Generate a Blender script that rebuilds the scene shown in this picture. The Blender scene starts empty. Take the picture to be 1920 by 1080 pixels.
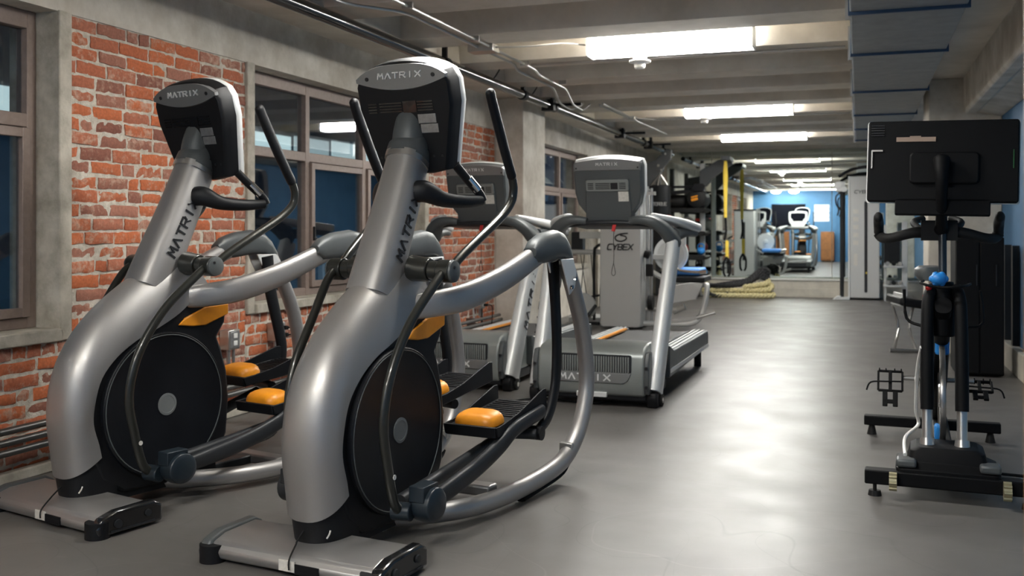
import bpy, bmesh, math, random
from mathutils import Vector, Matrix
random.seed(7)
SC = bpy.context.scene
COL = SC.collection
PI = math.pi
R = math.radians

# ------------------------------------------------------------------ camera, world, exposure
cam = bpy.data.cameras.new('camera')
cam_o = bpy.data.objects.new('camera', cam); COL.objects.link(cam_o)
cam_o.location = (0, 0, 1.13)
cam_o.rotation_euler = (R(90), 0, R(19.414))
cam.sensor_width = 36.0
cam.lens = 36.0 * 1850 / 1920
cam.shift_y = -110 / 1920
cam.clip_start = 0.05
cam.dof.use_dof = True
cam.dof.focus_distance = 3.7
cam.dof.aperture_fstop = 4.0
SC.camera = cam_o

w = bpy.data.worlds.new('night'); SC.world = w; w.use_nodes = True
w.node_tree.nodes['Background'].inputs[0].default_value = (0.045, 0.085, 0.15, 1)
w.node_tree.nodes['Background'].inputs[1].default_value = 0.2
SC.view_settings.view_transform = 'Standard'
SC.view_settings.look = 'None'
SC.view_settings.gamma = 1
SC.view_settings.use_curve_mapping = False
SC.view_settings.exposure = 1.62
LAMP = 24.0        # radiance of the fluorescent diffusers
DOME = 30.0        # radiance of the round lamps near the entrance

# ------------------------------------------------------------------ materials
def mat(name, col, rough=0.5, metal=0.0, noise=0.0, nscale=20, bump=0.0, bscale=200, coat=0.0, spec=0.5, rvar=0.0, col2=None):
    m = bpy.data.materials.new(name); m.use_nodes = True
    nt = m.node_tree; b = nt.nodes['Principled BSDF']
    b.inputs['Base Color'].default_value = (*col, 1)
    b.inputs['Roughness'].default_value = rough
    b.inputs['Metallic'].default_value = metal
    b.inputs['Specular IOR Level'].default_value = spec
    b.inputs['Coat Weight'].default_value = coat
    if noise or bump or rvar or col2:
        tc = nt.nodes.new('ShaderNodeTexCoord')
    if noise or col2:
        n = nt.nodes.new('ShaderNodeTexNoise'); n.inputs['Scale'].default_value = nscale; n.inputs['Detail'].default_value = 6
        n.inputs['Roughness'].default_value = 0.62
        nt.links.new(tc.outputs['Object'], n.inputs['Vector'])
        r = nt.nodes.new('ShaderNodeValToRGB')
        c2 = col2 if col2 else tuple(min(1, c * (1 + noise)) for c in col)
        c1 = col if col2 else tuple(c * (1 - noise) for c in col)
        r.color_ramp.elements[0].position = 0.36; r.color_ramp.elements[0].color = (*c1, 1)
        r.color_ramp.elements[1].position = 0.64; r.color_ramp.elements[1].color = (*c2, 1)
        nt.links.new(n.outputs['Fac'], r.inputs['Fac']); nt.links.new(r.outputs['Color'], b.inputs['Base Color'])
    if rvar:
        n3 = nt.nodes.new('ShaderNodeTexNoise'); n3.inputs['Scale'].default_value = nscale * 0.7; n3.inputs['Detail'].default_value = 8
        nt.links.new(tc.outputs['Object'], n3.inputs['Vector'])
        mr = nt.nodes.new('ShaderNodeMapRange'); mr.inputs['From Min'].default_value = 0.3; mr.inputs['From Max'].default_value = 0.7
        mr.inputs['To Min'].default_value = rough - rvar; mr.inputs['To Max'].default_value = rough + rvar
        nt.links.new(n3.outputs['Fac'], mr.inputs['Value']); nt.links.new(mr.outputs['Result'], b.inputs['Roughness'])
    if bump:
        n2 = nt.nodes.new('ShaderNodeTexNoise'); n2.inputs['Scale'].default_value = bscale; n2.inputs['Detail'].default_value = 4
        nt.links.new(tc.outputs['Object'], n2.inputs['Vector'])
        bu = nt.nodes.new('ShaderNodeBump'); bu.inputs['Strength'].default_value = bump; bu.inputs['Distance'].default_value = 0.004
        nt.links.new(n2.outputs['Fac'], bu.inputs['Height']); nt.links.new(bu.outputs['Normal'], b.inputs['Normal'])
    return m

def emit(name, col, s):
    m = bpy.data.materials.new(name); m.use_nodes = True
    b = m.node_tree.nodes['Principled BSDF']
    b.inputs['Base Color'].default_value = (0.9, 0.9, 0.9, 1)
    b.inputs['Emission Color'].default_value = (*col, 1); b.inputs['Emission Strength'].default_value = s
    return m

M = {}
M['silver'] = mat('silver_paint', (0.37, 0.36, 0.35), 0.42, 0.72, 0.06, 900, coat=0.15)
M['silver_light'] = mat('light_silver', (0.70, 0.715, 0.71), 0.42, 0.25, 0.03, 600, coat=0.1)
M['steel'] = mat('brushed_steel', (0.52, 0.51, 0.49), 0.3, 0.9)
M['chrome'] = mat('chrome', (0.8, 0.8, 0.8), 0.12, 1.0)
M['black'] = mat('black_plastic', (0.006, 0.0065, 0.008), 0.45, 0, 0.15, 300, bump=0.15, bscale=900, spec=0.28)
M['gloss_black'] = mat('gloss_black', (0.012, 0.012, 0.013), 0.2, 0.2, coat=0.6)
M['disc_black'] = mat('disc_black', (0.006, 0.007, 0.009), 0.34, 0, 0.2, 5, bump=0.2, bscale=1400, spec=0.22)
M['rubber'] = mat('black_rubber', (0.008, 0.008, 0.008), 0.6, 0, bump=0.3, bscale=600, spec=0.3)
M['grey_plastic'] = mat('grey_plastic', (0.082, 0.09, 0.092), 0.42, 0.15, 0.06, 400, bump=0.1, bscale=1200)
M['tread_grey'] = mat('treadmill_grey', (0.26, 0.28, 0.27), 0.38, 0.35, 0.05, 300, bump=0.06, bscale=900)
M['dark_grey'] = mat('dark_grey', (0.022, 0.024, 0.027), 0.42, 0.1, 0.05, 300, spec=0.35)
M['gun'] = mat('gunmetal_tube', (0.03, 0.031, 0.027), 0.3, 0.4, coat=0.3)
M['blue_grey'] = mat('blue_grey_plastic', (0.014, 0.022, 0.030), 0.35, 0.1)
M['console_top'] = mat('console_top_grey', (0.26, 0.265, 0.265), 0.4, 0.6, 0.06, 700)
M['console_dark'] = mat('console_top_dark', (0.045, 0.048, 0.05), 0.35, 0.3, 0.06, 700)
M['dark_steel'] = mat('dark_steel', (0.16, 0.16, 0.155), 0.35, 0.8)
M['shaded_black'] = mat('shaded_black', (0.0022, 0.0024, 0.003), 0.6, 0, bump=0.1, bscale=800, spec=0.18)  # black darkened to carry the weak light on the right side
M['hub'] = mat('hub_grey', (0.16, 0.17, 0.17), 0.4, 0.2)
M['orange'] = mat('orange_plastic', (0.70, 0.255, 0.01), 0.4, 0, 0.04, 50)
M['white'] = mat('white_plastic', (0.78, 0.78, 0.76), 0.4)
M['letter_white'] = mat('letter_white', (0.8, 0.8, 0.8), 0.35, 0.2)
M['letter_black'] = mat('letter_black', (0.01, 0.01, 0.012), 0.4)
M['label'] = mat('metal_label', (0.30, 0.30, 0.30), 0.35, 0.6, 0.12, 60)
M['sticker'] = mat('paper_sticker', (0.62, 0.6, 0.55), 0.6, 0, 0.1, 80)
M['red'] = mat('red_plastic', (0.55, 0.02, 0.02), 0.4)
M['blue'] = mat('blue_plastic', (0.02, 0.22, 0.62), 0.35)
M['blue_vinyl'] = mat('blue_vinyl', (0.07, 0.27, 0.72), 0.45)
M['yellow'] = mat('yellow_webbing', (0.85, 0.62, 0.08), 0.7, 0, 0.05, 60)
M['cream_rope'] = mat('cream_rope', (0.62, 0.55, 0.30), 0.85, 0, 0.35, 50, bump=0.6, bscale=120)
M['black_rope'] = mat('black_rope', (0.02, 0.02, 0.022), 0.6, 0, 0.3, 60, bump=0.8, bscale=120)
M['wood'] = mat('varnished_wood', (0.30, 0.12, 0.035), 0.5, 0, 0.2, 12)
M['belt'] = mat('running_belt', (0.045, 0.045, 0.045), 0.62, 0, 0.1, 90, bump=0.3, bscale=500)
M['duct'] = mat('galvanised_duct', (0.30, 0.305, 0.30), 0.52, 0.35, 0.10, 9, bump=0.05, bscale=30)
M['duct_seam'] = mat('duct_seam', (0.05, 0.09, 0.16), 0.45, 0.4)
M['taupe'] = mat('taupe_window_frame', (0.27, 0.205, 0.175), 0.5, 0.1, 0.08, 30)
M['blue_wall'] = mat('blue_wall_paint', (0.07, 0.20, 0.38), 0.6, 0, 0.06, 3)
M['cream'] = mat('cream_board', (0.52, 0.49, 0.42), 0.6, 0, 0.1, 6)
M['gym_grey'] = mat('machine_grey_paint', (0.55, 0.555, 0.545), 0.42, 0.25, 0.05, 200)
M['green_steel'] = mat('rack_grey_steel', (0.10, 0.105, 0.11), 0.42, 0.3)
M['concrete'] = mat('wall_concrete', (0.50, 0.455, 0.38), 0.85, 0, col2=(0.73, 0.69, 0.61), nscale=3.2, bump=0.5, bscale=40)
M['ceil'] = mat('ceiling_concrete', (0.62, 0.57, 0.49), 0.85, 0, col2=(0.78, 0.725, 0.64), nscale=2.2, bump=0.4, bscale=30)
M['surround'] = mat('surround_concrete', (0.34, 0.31, 0.25), 0.85, 0, col2=(0.56, 0.52, 0.44), nscale=7, bump=0.5, bscale=60)
M['paper'] = mat('white_paper', (0.85, 0.86, 0.86), 0.7)
M['screen'] = mat('dark_screen', (0.006, 0.007, 0.012), 0.12)
M['lamp'] = emit('lamp_diffuser', (1.0, 0.985, 0.945), LAMP)
M['dome'] = emit('dome_diffuser', (1.0, 0.95, 0.86), DOME)

# floor: sealed grey epoxy with cloudy wear and fine scratches
def floor_mat():
    m = mat('epoxy_floor', (0.155, 0.148, 0.142), 0.27, 0, spec=0.55)
    nt = m.node_tree; b = nt.nodes['Principled BSDF']; tc = nt.nodes.new('ShaderNodeTexCoord')
    n = nt.nodes.new('ShaderNodeTexNoise'); n.inputs['Scale'].default_value = 1.3; n.inputs['Detail'].default_value = 9; n.inputs['Roughness'].default_value = 0.65
    nt.links.new(tc.outputs['Object'], n.inputs['Vector'])
    r = nt.nodes.new('ShaderNodeValToRGB')
    r.color_ramp.elements[0].position = 0.25; r.color_ramp.elements[0].color = (0.098, 0.091, 0.085, 1)
    r.color_ramp.elements[1].position = 0.75; r.color_ramp.elements[1].color = (0.138, 0.130, 0.122, 1)
    nt.links.new(n.outputs['Fac'], r.inputs['Fac'])
    # fine hairline scratches: stretched noise, thresholded
    mp = nt.nodes.new('ShaderNodeMapping'); mp.inputs['Scale'].default_value = (1.2, 14.0, 1.0); mp.inputs['Rotation'].default_value = (0, 0, .9)
    nt.links.new(tc.outputs['Object'], mp.inputs['Vector'])
    n4 = nt.nodes.new('ShaderNodeTexNoise'); n4.inputs['Scale'].default_value = 2.2; n4.inputs['Detail'].default_value = 3; n4.inputs['Distortion'].default_value = 1.2
    nt.links.new(mp.outputs['Vector'], n4.inputs['Vector'])
    r4 = nt.nodes.new('ShaderNodeValToRGB'); r4.color_ramp.elements[0].position = 0.66; r4.color_ramp.elements[0].color = (1, 1, 1, 1)
    r4.color_ramp.elements[1].position = 0.72; r4.color_ramp.elements[1].color = (1.12, 1.12, 1.12, 1)
    nt.links.new(n4.outputs['Fac'], r4.inputs['Fac'])
    mu = nt.nodes.new('ShaderNodeMix'); mu.data_type = 'RGBA'; mu.blend_type = 'MULTIPLY'; mu.inputs[0].default_value = 1
    nt.links.new(r.outputs['Color'], mu.inputs[6]); nt.links.new(r4.outputs['Color'], mu.inputs[7])
    prev = mu
    for sc_, dist, wdt, dark in ((.55, 1.5, .0022, .80), (.9, .6, .0018, .84), (.35, 3.0, .0016, 1.22)):
        na = nt.nodes.new('ShaderNodeTexNoise'); na.inputs['Scale'].default_value = sc_; na.inputs['Detail'].default_value = 1.0; na.inputs['Distortion'].default_value = dist
        nt.links.new(tc.outputs['Object'], na.inputs['Vector'])
        sb = nt.nodes.new('ShaderNodeMath'); sb.operation = 'SUBTRACT'; sb.inputs[1].default_value = .5; nt.links.new(na.outputs['Fac'], sb.inputs[0])
        ab = nt.nodes.new('ShaderNodeMath'); ab.operation = 'ABSOLUTE'; nt.links.new(sb.outputs[0], ab.inputs[0])
        ma = nt.nodes.new('ShaderNodeMapRange'); ma.inputs['From Min'].default_value = 0; ma.inputs['From Max'].default_value = wdt
        ma.inputs['To Min'].default_value = dark; ma.inputs['To Max'].default_value = 1.0; nt.links.new(ab.outputs[0], ma.inputs['Value'])
        mz = nt.nodes.new('ShaderNodeMix'); mz.data_type = 'RGBA'; mz.blend_type = 'MULTIPLY'; mz.inputs[0].default_value = 1
        nt.links.new(prev.outputs[2], mz.inputs[6]); nt.links.new(ma.outputs['Result'], mz.inputs[7]); prev = mz
    nt.links.new(prev.outputs[2], b.inputs['Base Color'])
    n3 = nt.nodes.new('ShaderNodeTexNoise'); n3.inputs['Scale'].default_value = 3.0; n3.inputs['Detail'].default_value = 8
    nt.links.new(tc.outputs['Object'], n3.inputs['Vector'])
    m3 = nt.nodes.new('ShaderNodeMapRange'); m3.inputs['From Min'].default_value = 0.3; m3.inputs['From Max'].default_value = 0.7
    m3.inputs['To Min'].default_value = 0.36; m3.inputs['To Max'].default_value = 0.46
    nt.links.new(n3.outputs['Fac'], m3.inputs['Value']); nt.links.new(m3.outputs['Result'], b.inputs['Roughness'])
    return m
M['floor'] = floor_mat()

def brick_mat():
    m = mat('old_brick', (0.4, 0.1, 0.04), 0.9)
    nt = m.node_tree; b = nt.nodes['Principled BSDF']; tc = nt.nodes.new('ShaderNodeTexCoord')
    at = nt.nodes.new('ShaderNodeAttribute'); at.attribute_name = 'Col'
    sp = nt.nodes.new('ShaderNodeSeparateColor'); nt.links.new(at.outputs['Color'], sp.inputs[0])
    r = nt.nodes.new('ShaderNodeValToRGB'); e = r.color_ramp.elements
    e[0].position = 0; e[0].color = (0.27, 0.10, 0.068, 1)
    e[1].position = 1; e[1].color = (0.62, 0.17, 0.062, 1)
    x = e.new(0.35); x.color = (0.43, 0.185, 0.125, 1)
    x = e.new(0.6); x.color = (0.50, 0.145, 0.068, 1)
    nt.links.new(sp.outputs[0], r.inputs['Fac'])
    n = nt.nodes.new('ShaderNodeTexNoise'); n.inputs['Scale'].default_value = 22; n.inputs['Detail'].default_value = 9; n.inputs['Roughness'].default_value = 0.72
    nt.links.new(tc.outputs['Object'], n.inputs['Vector'])
    ad = nt.nodes.new('ShaderNodeMath'); ad.operation = 'MULTIPLY_ADD'; ad.inputs[1].default_value = 0.16; ad.inputs[2].default_value = -0.08
    nt.links.new(sp.outputs[1], ad.inputs[0])
    a2 = nt.nodes.new('ShaderNodeMath'); a2.operation = 'ADD'; nt.links.new(n.outputs['Fac'], a2.inputs[0]); nt.links.new(ad.outputs[0], a2.inputs[1])
    r2 = nt.nodes.new('ShaderNodeValToRGB'); r2.color_ramp.elements[0].position = 0.52; r2.color_ramp.elements[0].color = (0, 0, 0, 1)
    r2.color_ramp.elements[1].position = 0.66; r2.color_ramp.elements[1].color = (0.75, 0.75, 0.75, 1)
    nt.links.new(a2.outputs[0], r2.inputs['Fac'])
    mu = nt.nodes.new('ShaderNodeMix'); mu.data_type = 'RGBA'
    nt.links.new(r2.outputs['Color'], mu.inputs[0]); nt.links.new(r.outputs['Color'], mu.inputs[6]); mu.inputs[7].default_value = (0.62, 0.42, 0.31, 1)
    n5 = nt.nodes.new('ShaderNodeTexNoise'); n5.inputs['Scale'].default_value = 70; n5.inputs['Detail'].default_value = 5
    nt.links.new(tc.outputs['Object'], n5.inputs['Vector'])
    m5 = nt.nodes.new('ShaderNodeMapRange'); m5.inputs['To Min'].default_value = 0.55; m5.inputs['To Max'].default_value = 1.35
    nt.links.new(n5.outputs['Fac'], m5.inputs['Value'])
    mm = nt.nodes.new('ShaderNodeMix'); mm.data_type = 'RGBA'; mm.blend_type = 'MULTIPLY'; mm.inputs[0].default_value = 1
    nt.links.new(mu.outputs[2], mm.inputs[6]); nt.links.new(m5.outputs['Result'], mm.inputs[7])
    nt.links.new(mm.outputs[2], b.inputs['Base Color'])
    bu = nt.nodes.new('ShaderNodeBump'); bu.inputs['Strength'].default_value = 0.9; bu.inputs['Distance'].default_value = 0.006
    nt.links.new(n.outputs['Fac'], bu.inputs['Height']); nt.links.new(bu.outputs['Normal'], b.inputs['Normal'])
    return m
M['brick'] = brick_mat()
M['mortar'] = mat('mortar', (0.50, 0.455, 0.375), 0.95, 0, col2=(0.72, 0.67, 0.58), nscale=30, bump=1.0, bscale=150)

def glass_mat():
    m = bpy.data.materials.new('window_glass'); m.use_nodes = True; nt = m.node_tree
    out = nt.nodes['Material Output']; nt.nodes.remove(nt.nodes['Principled BSDF'])
    t = nt.nodes.new('ShaderNodeBsdfTransparent'); t.inputs[0].default_value = (0.8, 0.86, 0.9, 1)
    g = nt.nodes.new('ShaderNodeBsdfGlossy'); g.inputs['Roughness'].default_value = 0.015
    lw = nt.nodes.new('ShaderNodeLayerWeight'); lw.inputs['Blend'].default_value = 0.5
    pw = nt.nodes.new('ShaderNodeMath'); pw.operation = 'POWER'; pw.inputs[1].default_value = 2.4; nt.links.new(lw.outputs['Facing'], pw.inputs[0])
    f = nt.nodes.new('ShaderNodeMath'); f.operation = 'MULTIPLY_ADD'; f.inputs[1].default_value = 0.85; f.inputs[2].default_value = 0.08; nt.links.new(pw.outputs[0], f.inputs[0])
    mx = nt.nodes.new('ShaderNodeMixShader')
    nt.links.new(f.outputs[0], mx.inputs[0]); nt.links.new(t.outputs[0], mx.inputs[1]); nt.links.new(g.outputs[0], mx.inputs[2])
    nt.links.new(mx.outputs[0], out.inputs[0])
    return m
M['glass'] = glass_mat()
M['mirror'] = mat('mirror_silver', (0.80, 0.87, 0.85), 0.0, 1.0)

# ------------------------------------------------------------------ geometry helpers
def box(bm, x0, x1, y0, y1, z0, z1, mtx=None):
    r = bmesh.ops.create_cube(bm, size=1)
    S = Matrix.Diagonal((abs(x1 - x0), abs(y1 - y0), abs(z1 - z0), 1)); T = Matrix.Translation(((x0 + x1) / 2, (y0 + y1) / 2, (z0 + z1) / 2))
    mm = T @ S
    if mtx is not None: mm = mtx @ mm
    bmesh.ops.transform(bm, matrix=mm, verts=r['verts'])
    return r['verts']

def prism(bm, poly, axis, a0, a1, mtx=None):
    """poly: 2D outline; axis 'x': (y,z) extruded in x; 'y': (x,z); 'z': (x,y)"""
    def P(p, a):
        if axis == 'x': v = (a, p[0], p[1])
        elif axis == 'y': v = (p[0], a, p[1])
        else: v = (p[0], p[1], a)
        v = Vector(v)
        return mtx @ v if mtx is not None else v
    A = [bm.verts.new(P(p, a0)) for p in poly]; B = [bm.verts.new(P(p, a1)) for p in poly]
    n = len(poly)
    bm.faces.new(A); bm.faces.new(list(reversed(B)))
    for i in range(n): bm.faces.new((A[i], B[i], B[(i + 1) % n], A[(i + 1) % n]))

def catmull(pts, sub):
    if len(pts) < 3 or sub <= 1: return [tuple(p) for p in pts]
    P = [pts[0]] + list(pts) + [pts[-1]]; out = []
    for i in range(1, len(P) - 2):
        for k in range(sub):
            t = k / sub; t2, t3 = t * t, t * t * t
            out.append(tuple(0.5 * (2 * b + (c - a) * t + (2 * a - 5 * b + 4 * c - d) * t2 + (-a + 3 * b - 3 * c + d) * t3)
                             for a, b, c, d in zip(P[i - 1], P[i], P[i + 1], P[i + 2])))
    out.append(tuple(pts[-1]))
    return out

def sweep(bm, pts, w=0.03, h=None, seg=14, sub=6, power=2.0, up=(0, 0, 1), cap=True, rnd=0.0, closed=False):
    h = w if h is None else h
    P = [tuple(p) if len(p) == 5 else (*p, w, h) for p in pts]
    P = P if closed else catmull(P, sub)
    rings = []; n = len(P); up = Vector(up)
    prev = None
    def ring(c, side, u2, ww, hh):
        vs = []
        for k in range(seg):
            a = 2 * PI * k / seg; ca, sa = math.cos(a), math.sin(a)
            x = math.copysign(abs(ca) ** (2 / power), ca) * ww / 2; y = math.copysign(abs(sa) ** (2 / power), sa) * hh / 2
            vs.append(bm.verts.new(c + side * x + u2 * y))
        return vs
    for i, p in enumerate(P):
        c = Vector(p[:3])
        if closed:
            a = Vector(P[(i - 1) % n][:3]); b = Vector(P[(i + 1) % n][:3])
        else:
            a = Vector(P[max(i - 1, 0)][:3]); b = Vector(P[min(i + 1, n - 1)][:3])
        t = (b - a)
        if t.length < 1e-9: t = Vector((0, 1, 0))
        t.normalize()
        s = t.cross(up)
        if s.length < 0.08:
            s = prev.copy() if prev is not None else t.cross(Vector((0, 1, 0.01)))
        s.normalize()
        if prev is not None and s.dot(prev) < 0: s = -s
        prev = s; u2 = s.cross(t).normalized()
        if rnd and i == 0 and not closed:
            for aa in (75, 45, 20):
                rings.append(ring(c - t * rnd * math.sin(R(aa)), s, u2, p[3] * math.cos(R(aa)), p[4] * math.cos(R(aa))))
        rings.append(ring(c, s, u2, p[3], p[4]))
        if rnd and i == n - 1 and not closed:
            for aa in (20, 45, 75):
                rings.append(ring(c + t * rnd * math.sin(R(aa)), s, u2, p[3] * math.cos(R(aa)), p[4] * math.cos(R(aa))))
    for i in range(len(rings) - 1 + (1 if closed else 0)):
        A, B = rings[i], rings[(i + 1) % len(rings)]
        for k in range(seg): bm.faces.new((A[k], A[(k + 1) % seg], B[(k + 1) % seg], B[k]))
    if cap and not closed:
        bm.faces.new(list(reversed(rings[0]))); bm.faces.new(rings[-1])

def loft(bm, rings, cap=True):
    V = [[bm.verts.new(p) for p in r] for r in rings]; n = len(V[0])
    for i in range(len(V) - 1):
        for k in range(n): bm.faces.new((V[i][k], V[i][(k + 1) % n], V[i + 1][(k + 1) % n], V[i + 1][k]))
    if cap: bm.faces.new(list(reversed(V[0]))); bm.faces.new(V[-1])

def cyl(bm, a, b, r, r2=None, seg=20):
    a, b = Vector(a), Vector(b); r2 = r if r2 is None else r2
    t = (b - a).normalized(); s = t.cross(Vector((0, 0, 1)))
    if s.length < 1e-3: s = Vector((1, 0, 0))
    s.normalize(); u = s.cross(t)
    loft(bm, [[a + (s * math.cos(2 * PI * k / seg) + u * math.sin(2 * PI * k / seg)) * r for k in range(seg)],
              [b + (s * math.cos(2 * PI * k / seg) + u * math.sin(2 * PI * k / seg)) * r2 for k in range(seg)]])

def lathe(bm, prof, o=(0, 0, 0), axis='z', seg=28):
    """prof: (radius, height) pairs along the axis"""
    rings = []
    for r, hh in prof:
        r = max(r, 1e-4); ring = []
        for k in range(seg):
            a = 2 * PI * k / seg; c, s = r * math.cos(a), r * math.sin(a)
            v = {'z': (c, s, hh), 'x': (hh, c, s), 'y': (s, hh, c)}[axis]
            ring.append(Vector(o) + Vector(v))
        rings.append(ring)
    loft(bm, rings)

def ball(bm, c, r, sx=1, sy=1, sz=1, u=16, v=10):
    q = bmesh.ops.create_uvsphere(bm, u_segments=u, v_segments=v, radius=r)
    bmesh.ops.transform(bm, matrix=Matrix.Translation(c) @ Matrix.Diagonal((sx, sy, sz, 1)), verts=q['verts'])

def rrect(x0, x1, y0, y1, r, n=4):
    out = []
    for cx, cy, a0 in ((x1 - r, y1 - r, 0), (x0 + r, y1 - r, 90), (x0 + r, y0 + r, 180), (x1 - r, y0 + r, 270)):
        for k in range(n + 1):
            a = R(a0 + 90 * k / n); out.append((cx + r * math.cos(a), cy + r * math.sin(a)))
    return out

def fillet(pts, r=.08, n=5):
    out = [tuple(pts[0])]
    for a, b, c in zip(pts, pts[1:], pts[2:]):
        a, b, c = Vector(a), Vector(b), Vector(c)
        d1 = (a - b); d2 = (c - b); q = min(r, d1.length * .45, d2.length * .45)
        p, e = b + d1.normalized() * q, b + d2.normalized() * q
        for k in range(n + 1):
            t = k / n; out.append(tuple(p * (1 - t) ** 2 + b * 2 * t * (1 - t) + e * t * t))
    out.append(tuple(pts[-1]))
    return out

def frame_m(o, xd, yd):
    x = Vector(xd).normalized(); y = Vector(yd).normalized(); z = x.cross(y).normalized()
    y = z.cross(x)
    m = Matrix.Identity(4)
    for i in range(3): m[i][0] = x[i]; m[i][1] = y[i]; m[i][2] = z[i]; m[i][3] = o[i]
    return m

GL = {
 'M': [[(0, 0), (.12, 1), (.5, .35), (.88, 1), (1, 0)]], 'A': [[(0, 0), (.5, 1), (1, 0)]], 'T': [[(0, 1), (1, 1)], [(.5, 1), (.5, 0)]],
 'R': [[(0, 0), (0, 1), (.85, 1), (1, .8), (.85, .5), (.15, .5)], [(.5, .5), (1, 0)]], 'I': [[(.5, 0), (.5, 1)]], 'X': [[(0, 0), (1, 1)], [(0, 1), (1, 0)]],
 'C': [[(1, 1), (.2, 1), (0, .8), (0, .2), (.2, 0), (.95, 0)]], 'Y': [[(0, 1), (.5, .5), (1, 1)], [(.5, .5), (.5, 0)]],
 'B': [[(0, 0), (0, 1), (.8, 1), (.95, .75), (.8, .5), (0, .5)], [(.8, .5), (1, .25), (.8, 0), (0, 0)]],
 'E': [[(1, 1), (0, 1), (0, 0), (1, 0)], [(0, .5), (.85, .5)]], 'O': [[(.2, 0), (0, .2), (0, .8), (.2, 1), (.8, 1), (1, .8), (1, .2), (.8, 0), (.2, 0)]],
 'Q': [[(.2, 0), (0, .2), (0, .8), (.2, 1), (.8, 1), (1, .8), (1, .2), (.8, 0), (.2, 0)], [(.6, .3), (1, -.1)]], 'U': [[(0, 1), (0, .2), (.2, 0), (.8, 0), (1, .2), (1, 1)]],
}
def text(bm, s, m, hgt, lw, gap, sw, dep=0.002, shear=0.0, centre=True):
    tot = len(s) * lw + (len(s) - 1) * gap
    x0 = -tot / 2 if centre else 0
    for i, ch in enumerate(s):
        ox = x0 + i * (lw + gap)
        for line in GL[ch]:
            q = [(ox + px * lw + shear * py * hgt, (py - .5) * hgt) for px, py in line]
            for a, b in zip(q, q[1:]):
                dx, dy = b[0] - a[0], b[1] - a[1]; L = math.hypot(dx, dy)
                mm = m @ Matrix.Translation(((a[0] + b[0]) / 2, (a[1] + b[1]) / 2, 0)) @ Matrix.Rotation(math.atan2(dy, dx), 4, 'Z')
                box(bm, -L / 2 - sw * .35, L / 2 + sw * .35, -sw / 2, sw / 2, -dep / 2, dep / 2, mm)

SPLIT = {'clip', 'clamp_bracket', 'junction_box', 'placard', 'screw_hole', 'bolt', 'brake_pad', 'pulse_grip_bar', 'pulse_sensor', 'selector_knob', 'cross_bar', 'cap_screw',
         'rail_strip', 'cable', 'flange', 'pulley', 'frame_arm', 'foot_peg', 'guide_rod', 'rating_label', 'bracket_plate', 'base_bracket', 'handle', 'side_clip', 'bottle_cage', 'seat_cushion'}
def obj(name, bm, m, parent=None, bevel=0.0, ang=35, bseg=2):
    if name in SPLIT:
        # connected shells whose bounding boxes touch stay together; the rest become objects of their own
        bm.verts.index_update(); bm.verts.ensure_lookup_table(); seen = set(); shells = []
        for v0 in bm.verts:
            if v0.index in seen: continue
            st_, comp = [v0], []
            seen.add(v0.index)
            while st_:
                v = st_.pop(); comp.append(v)
                for e in v.link_edges:
                    q = e.other_vert(v)
                    if q.index not in seen: seen.add(q.index); st_.append(q)
            shells.append(comp)
        def bb(c): return [min(v.co[i] for v in c) - .002 for i in range(3)] + [max(v.co[i] for v in c) + .002 for i in range(3)]
        groups = [(c, bb(c)) for c in shells]; merged = True
        while merged:
            merged = False
            for i in range(len(groups)):
                for j in range(i + 1, len(groups)):
                    a, b = groups[i][1], groups[j][1]
                    if all(a[k] <= b[k + 3] and b[k] <= a[k + 3] for k in range(3)):
                        c = groups[i][0] + groups[j][0]; groups[i] = (c, bb(c)); groups.pop(j); merged = True; break
                if merged: break
        if len(groups) > 1:
            first = None
            for c, _ in groups:
                keep = {v.index for v in c}
                b2 = bm.copy(); b2.verts.ensure_lookup_table()
                bmesh.ops.delete(b2, geom=[v for v in b2.verts if v.index not in keep], context='VERTS')
                o = _obj(name, b2, m, parent, bevel, ang, bseg)
                first = first or o
            bm.free()
            return first
    return _obj(name, bm, m, parent, bevel, ang, bseg)

def _obj(name, bm, m, parent=None, bevel=0.0, ang=35, bseg=2):
    bmesh.ops.recalc_face_normals(bm, faces=bm.faces)
    me = bpy.data.meshes.new(name); bm.to_mesh(me); bm.free()
    me.materials.append(M[m] if isinstance(m, str) else m)
    for p in me.polygons: p.use_smooth = True
    me.set_sharp_from_angle(angle=R(ang))
    o = bpy.data.objects.new(name, me); COL.objects.link(o)
    if parent is not None: o.parent = parent
    if bevel:
        b = o.modifiers.new('bevel', 'BEVEL'); b.width = bevel; b.segments = bseg; b.limit_method = 'ANGLE'; b.angle_limit = R(30); b.harden_normals = False
    return o

def tag(o, label, cat, group=None, kind=None):
    o['label'] = label; o['category'] = cat
    if group: o['group'] = group
    if kind: o['kind'] = kind
    return o

def thing(name, label, cat, loc=(0, 0, 0), rz=0.0, group=None):
    o = bpy.data.objects.new(name, None); COL.objects.link(o)
    o.empty_display_size = 0.1
    o.location = loc; o.rotation_euler = (0, 0, R(rz))
    return tag(o, label, cat, group)

def struct(name, bm, m, parent=None, bevel=0.0):
    o = obj(name, bm, m, parent, bevel)
    o['kind'] = 'structure'
    return o

def B(): return bmesh.new()

def copy_tree(root, loc, rz, label):
    r = root.copy(); COL.objects.link(r); r.location = loc; r.rotation_euler = (0, 0, R(rz)); r['label'] = label
    for ch in list(root.children):
        c = ch.copy(); COL.objects.link(c); c.parent = r
        for g in list(ch.children):
            d = g.copy(); COL.objects.link(d); d.parent = c
    return r

# ================================================================== THE ROOM
XL, XR, YF, YB, ZC = -3.6, 1.2, -1.0, 17.6, 2.5
bm = B(); box(bm, XL - .3, XR + .2, YF - .2, YB + .2, -.1, 0); struct('floor', bm, 'floor')

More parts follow.
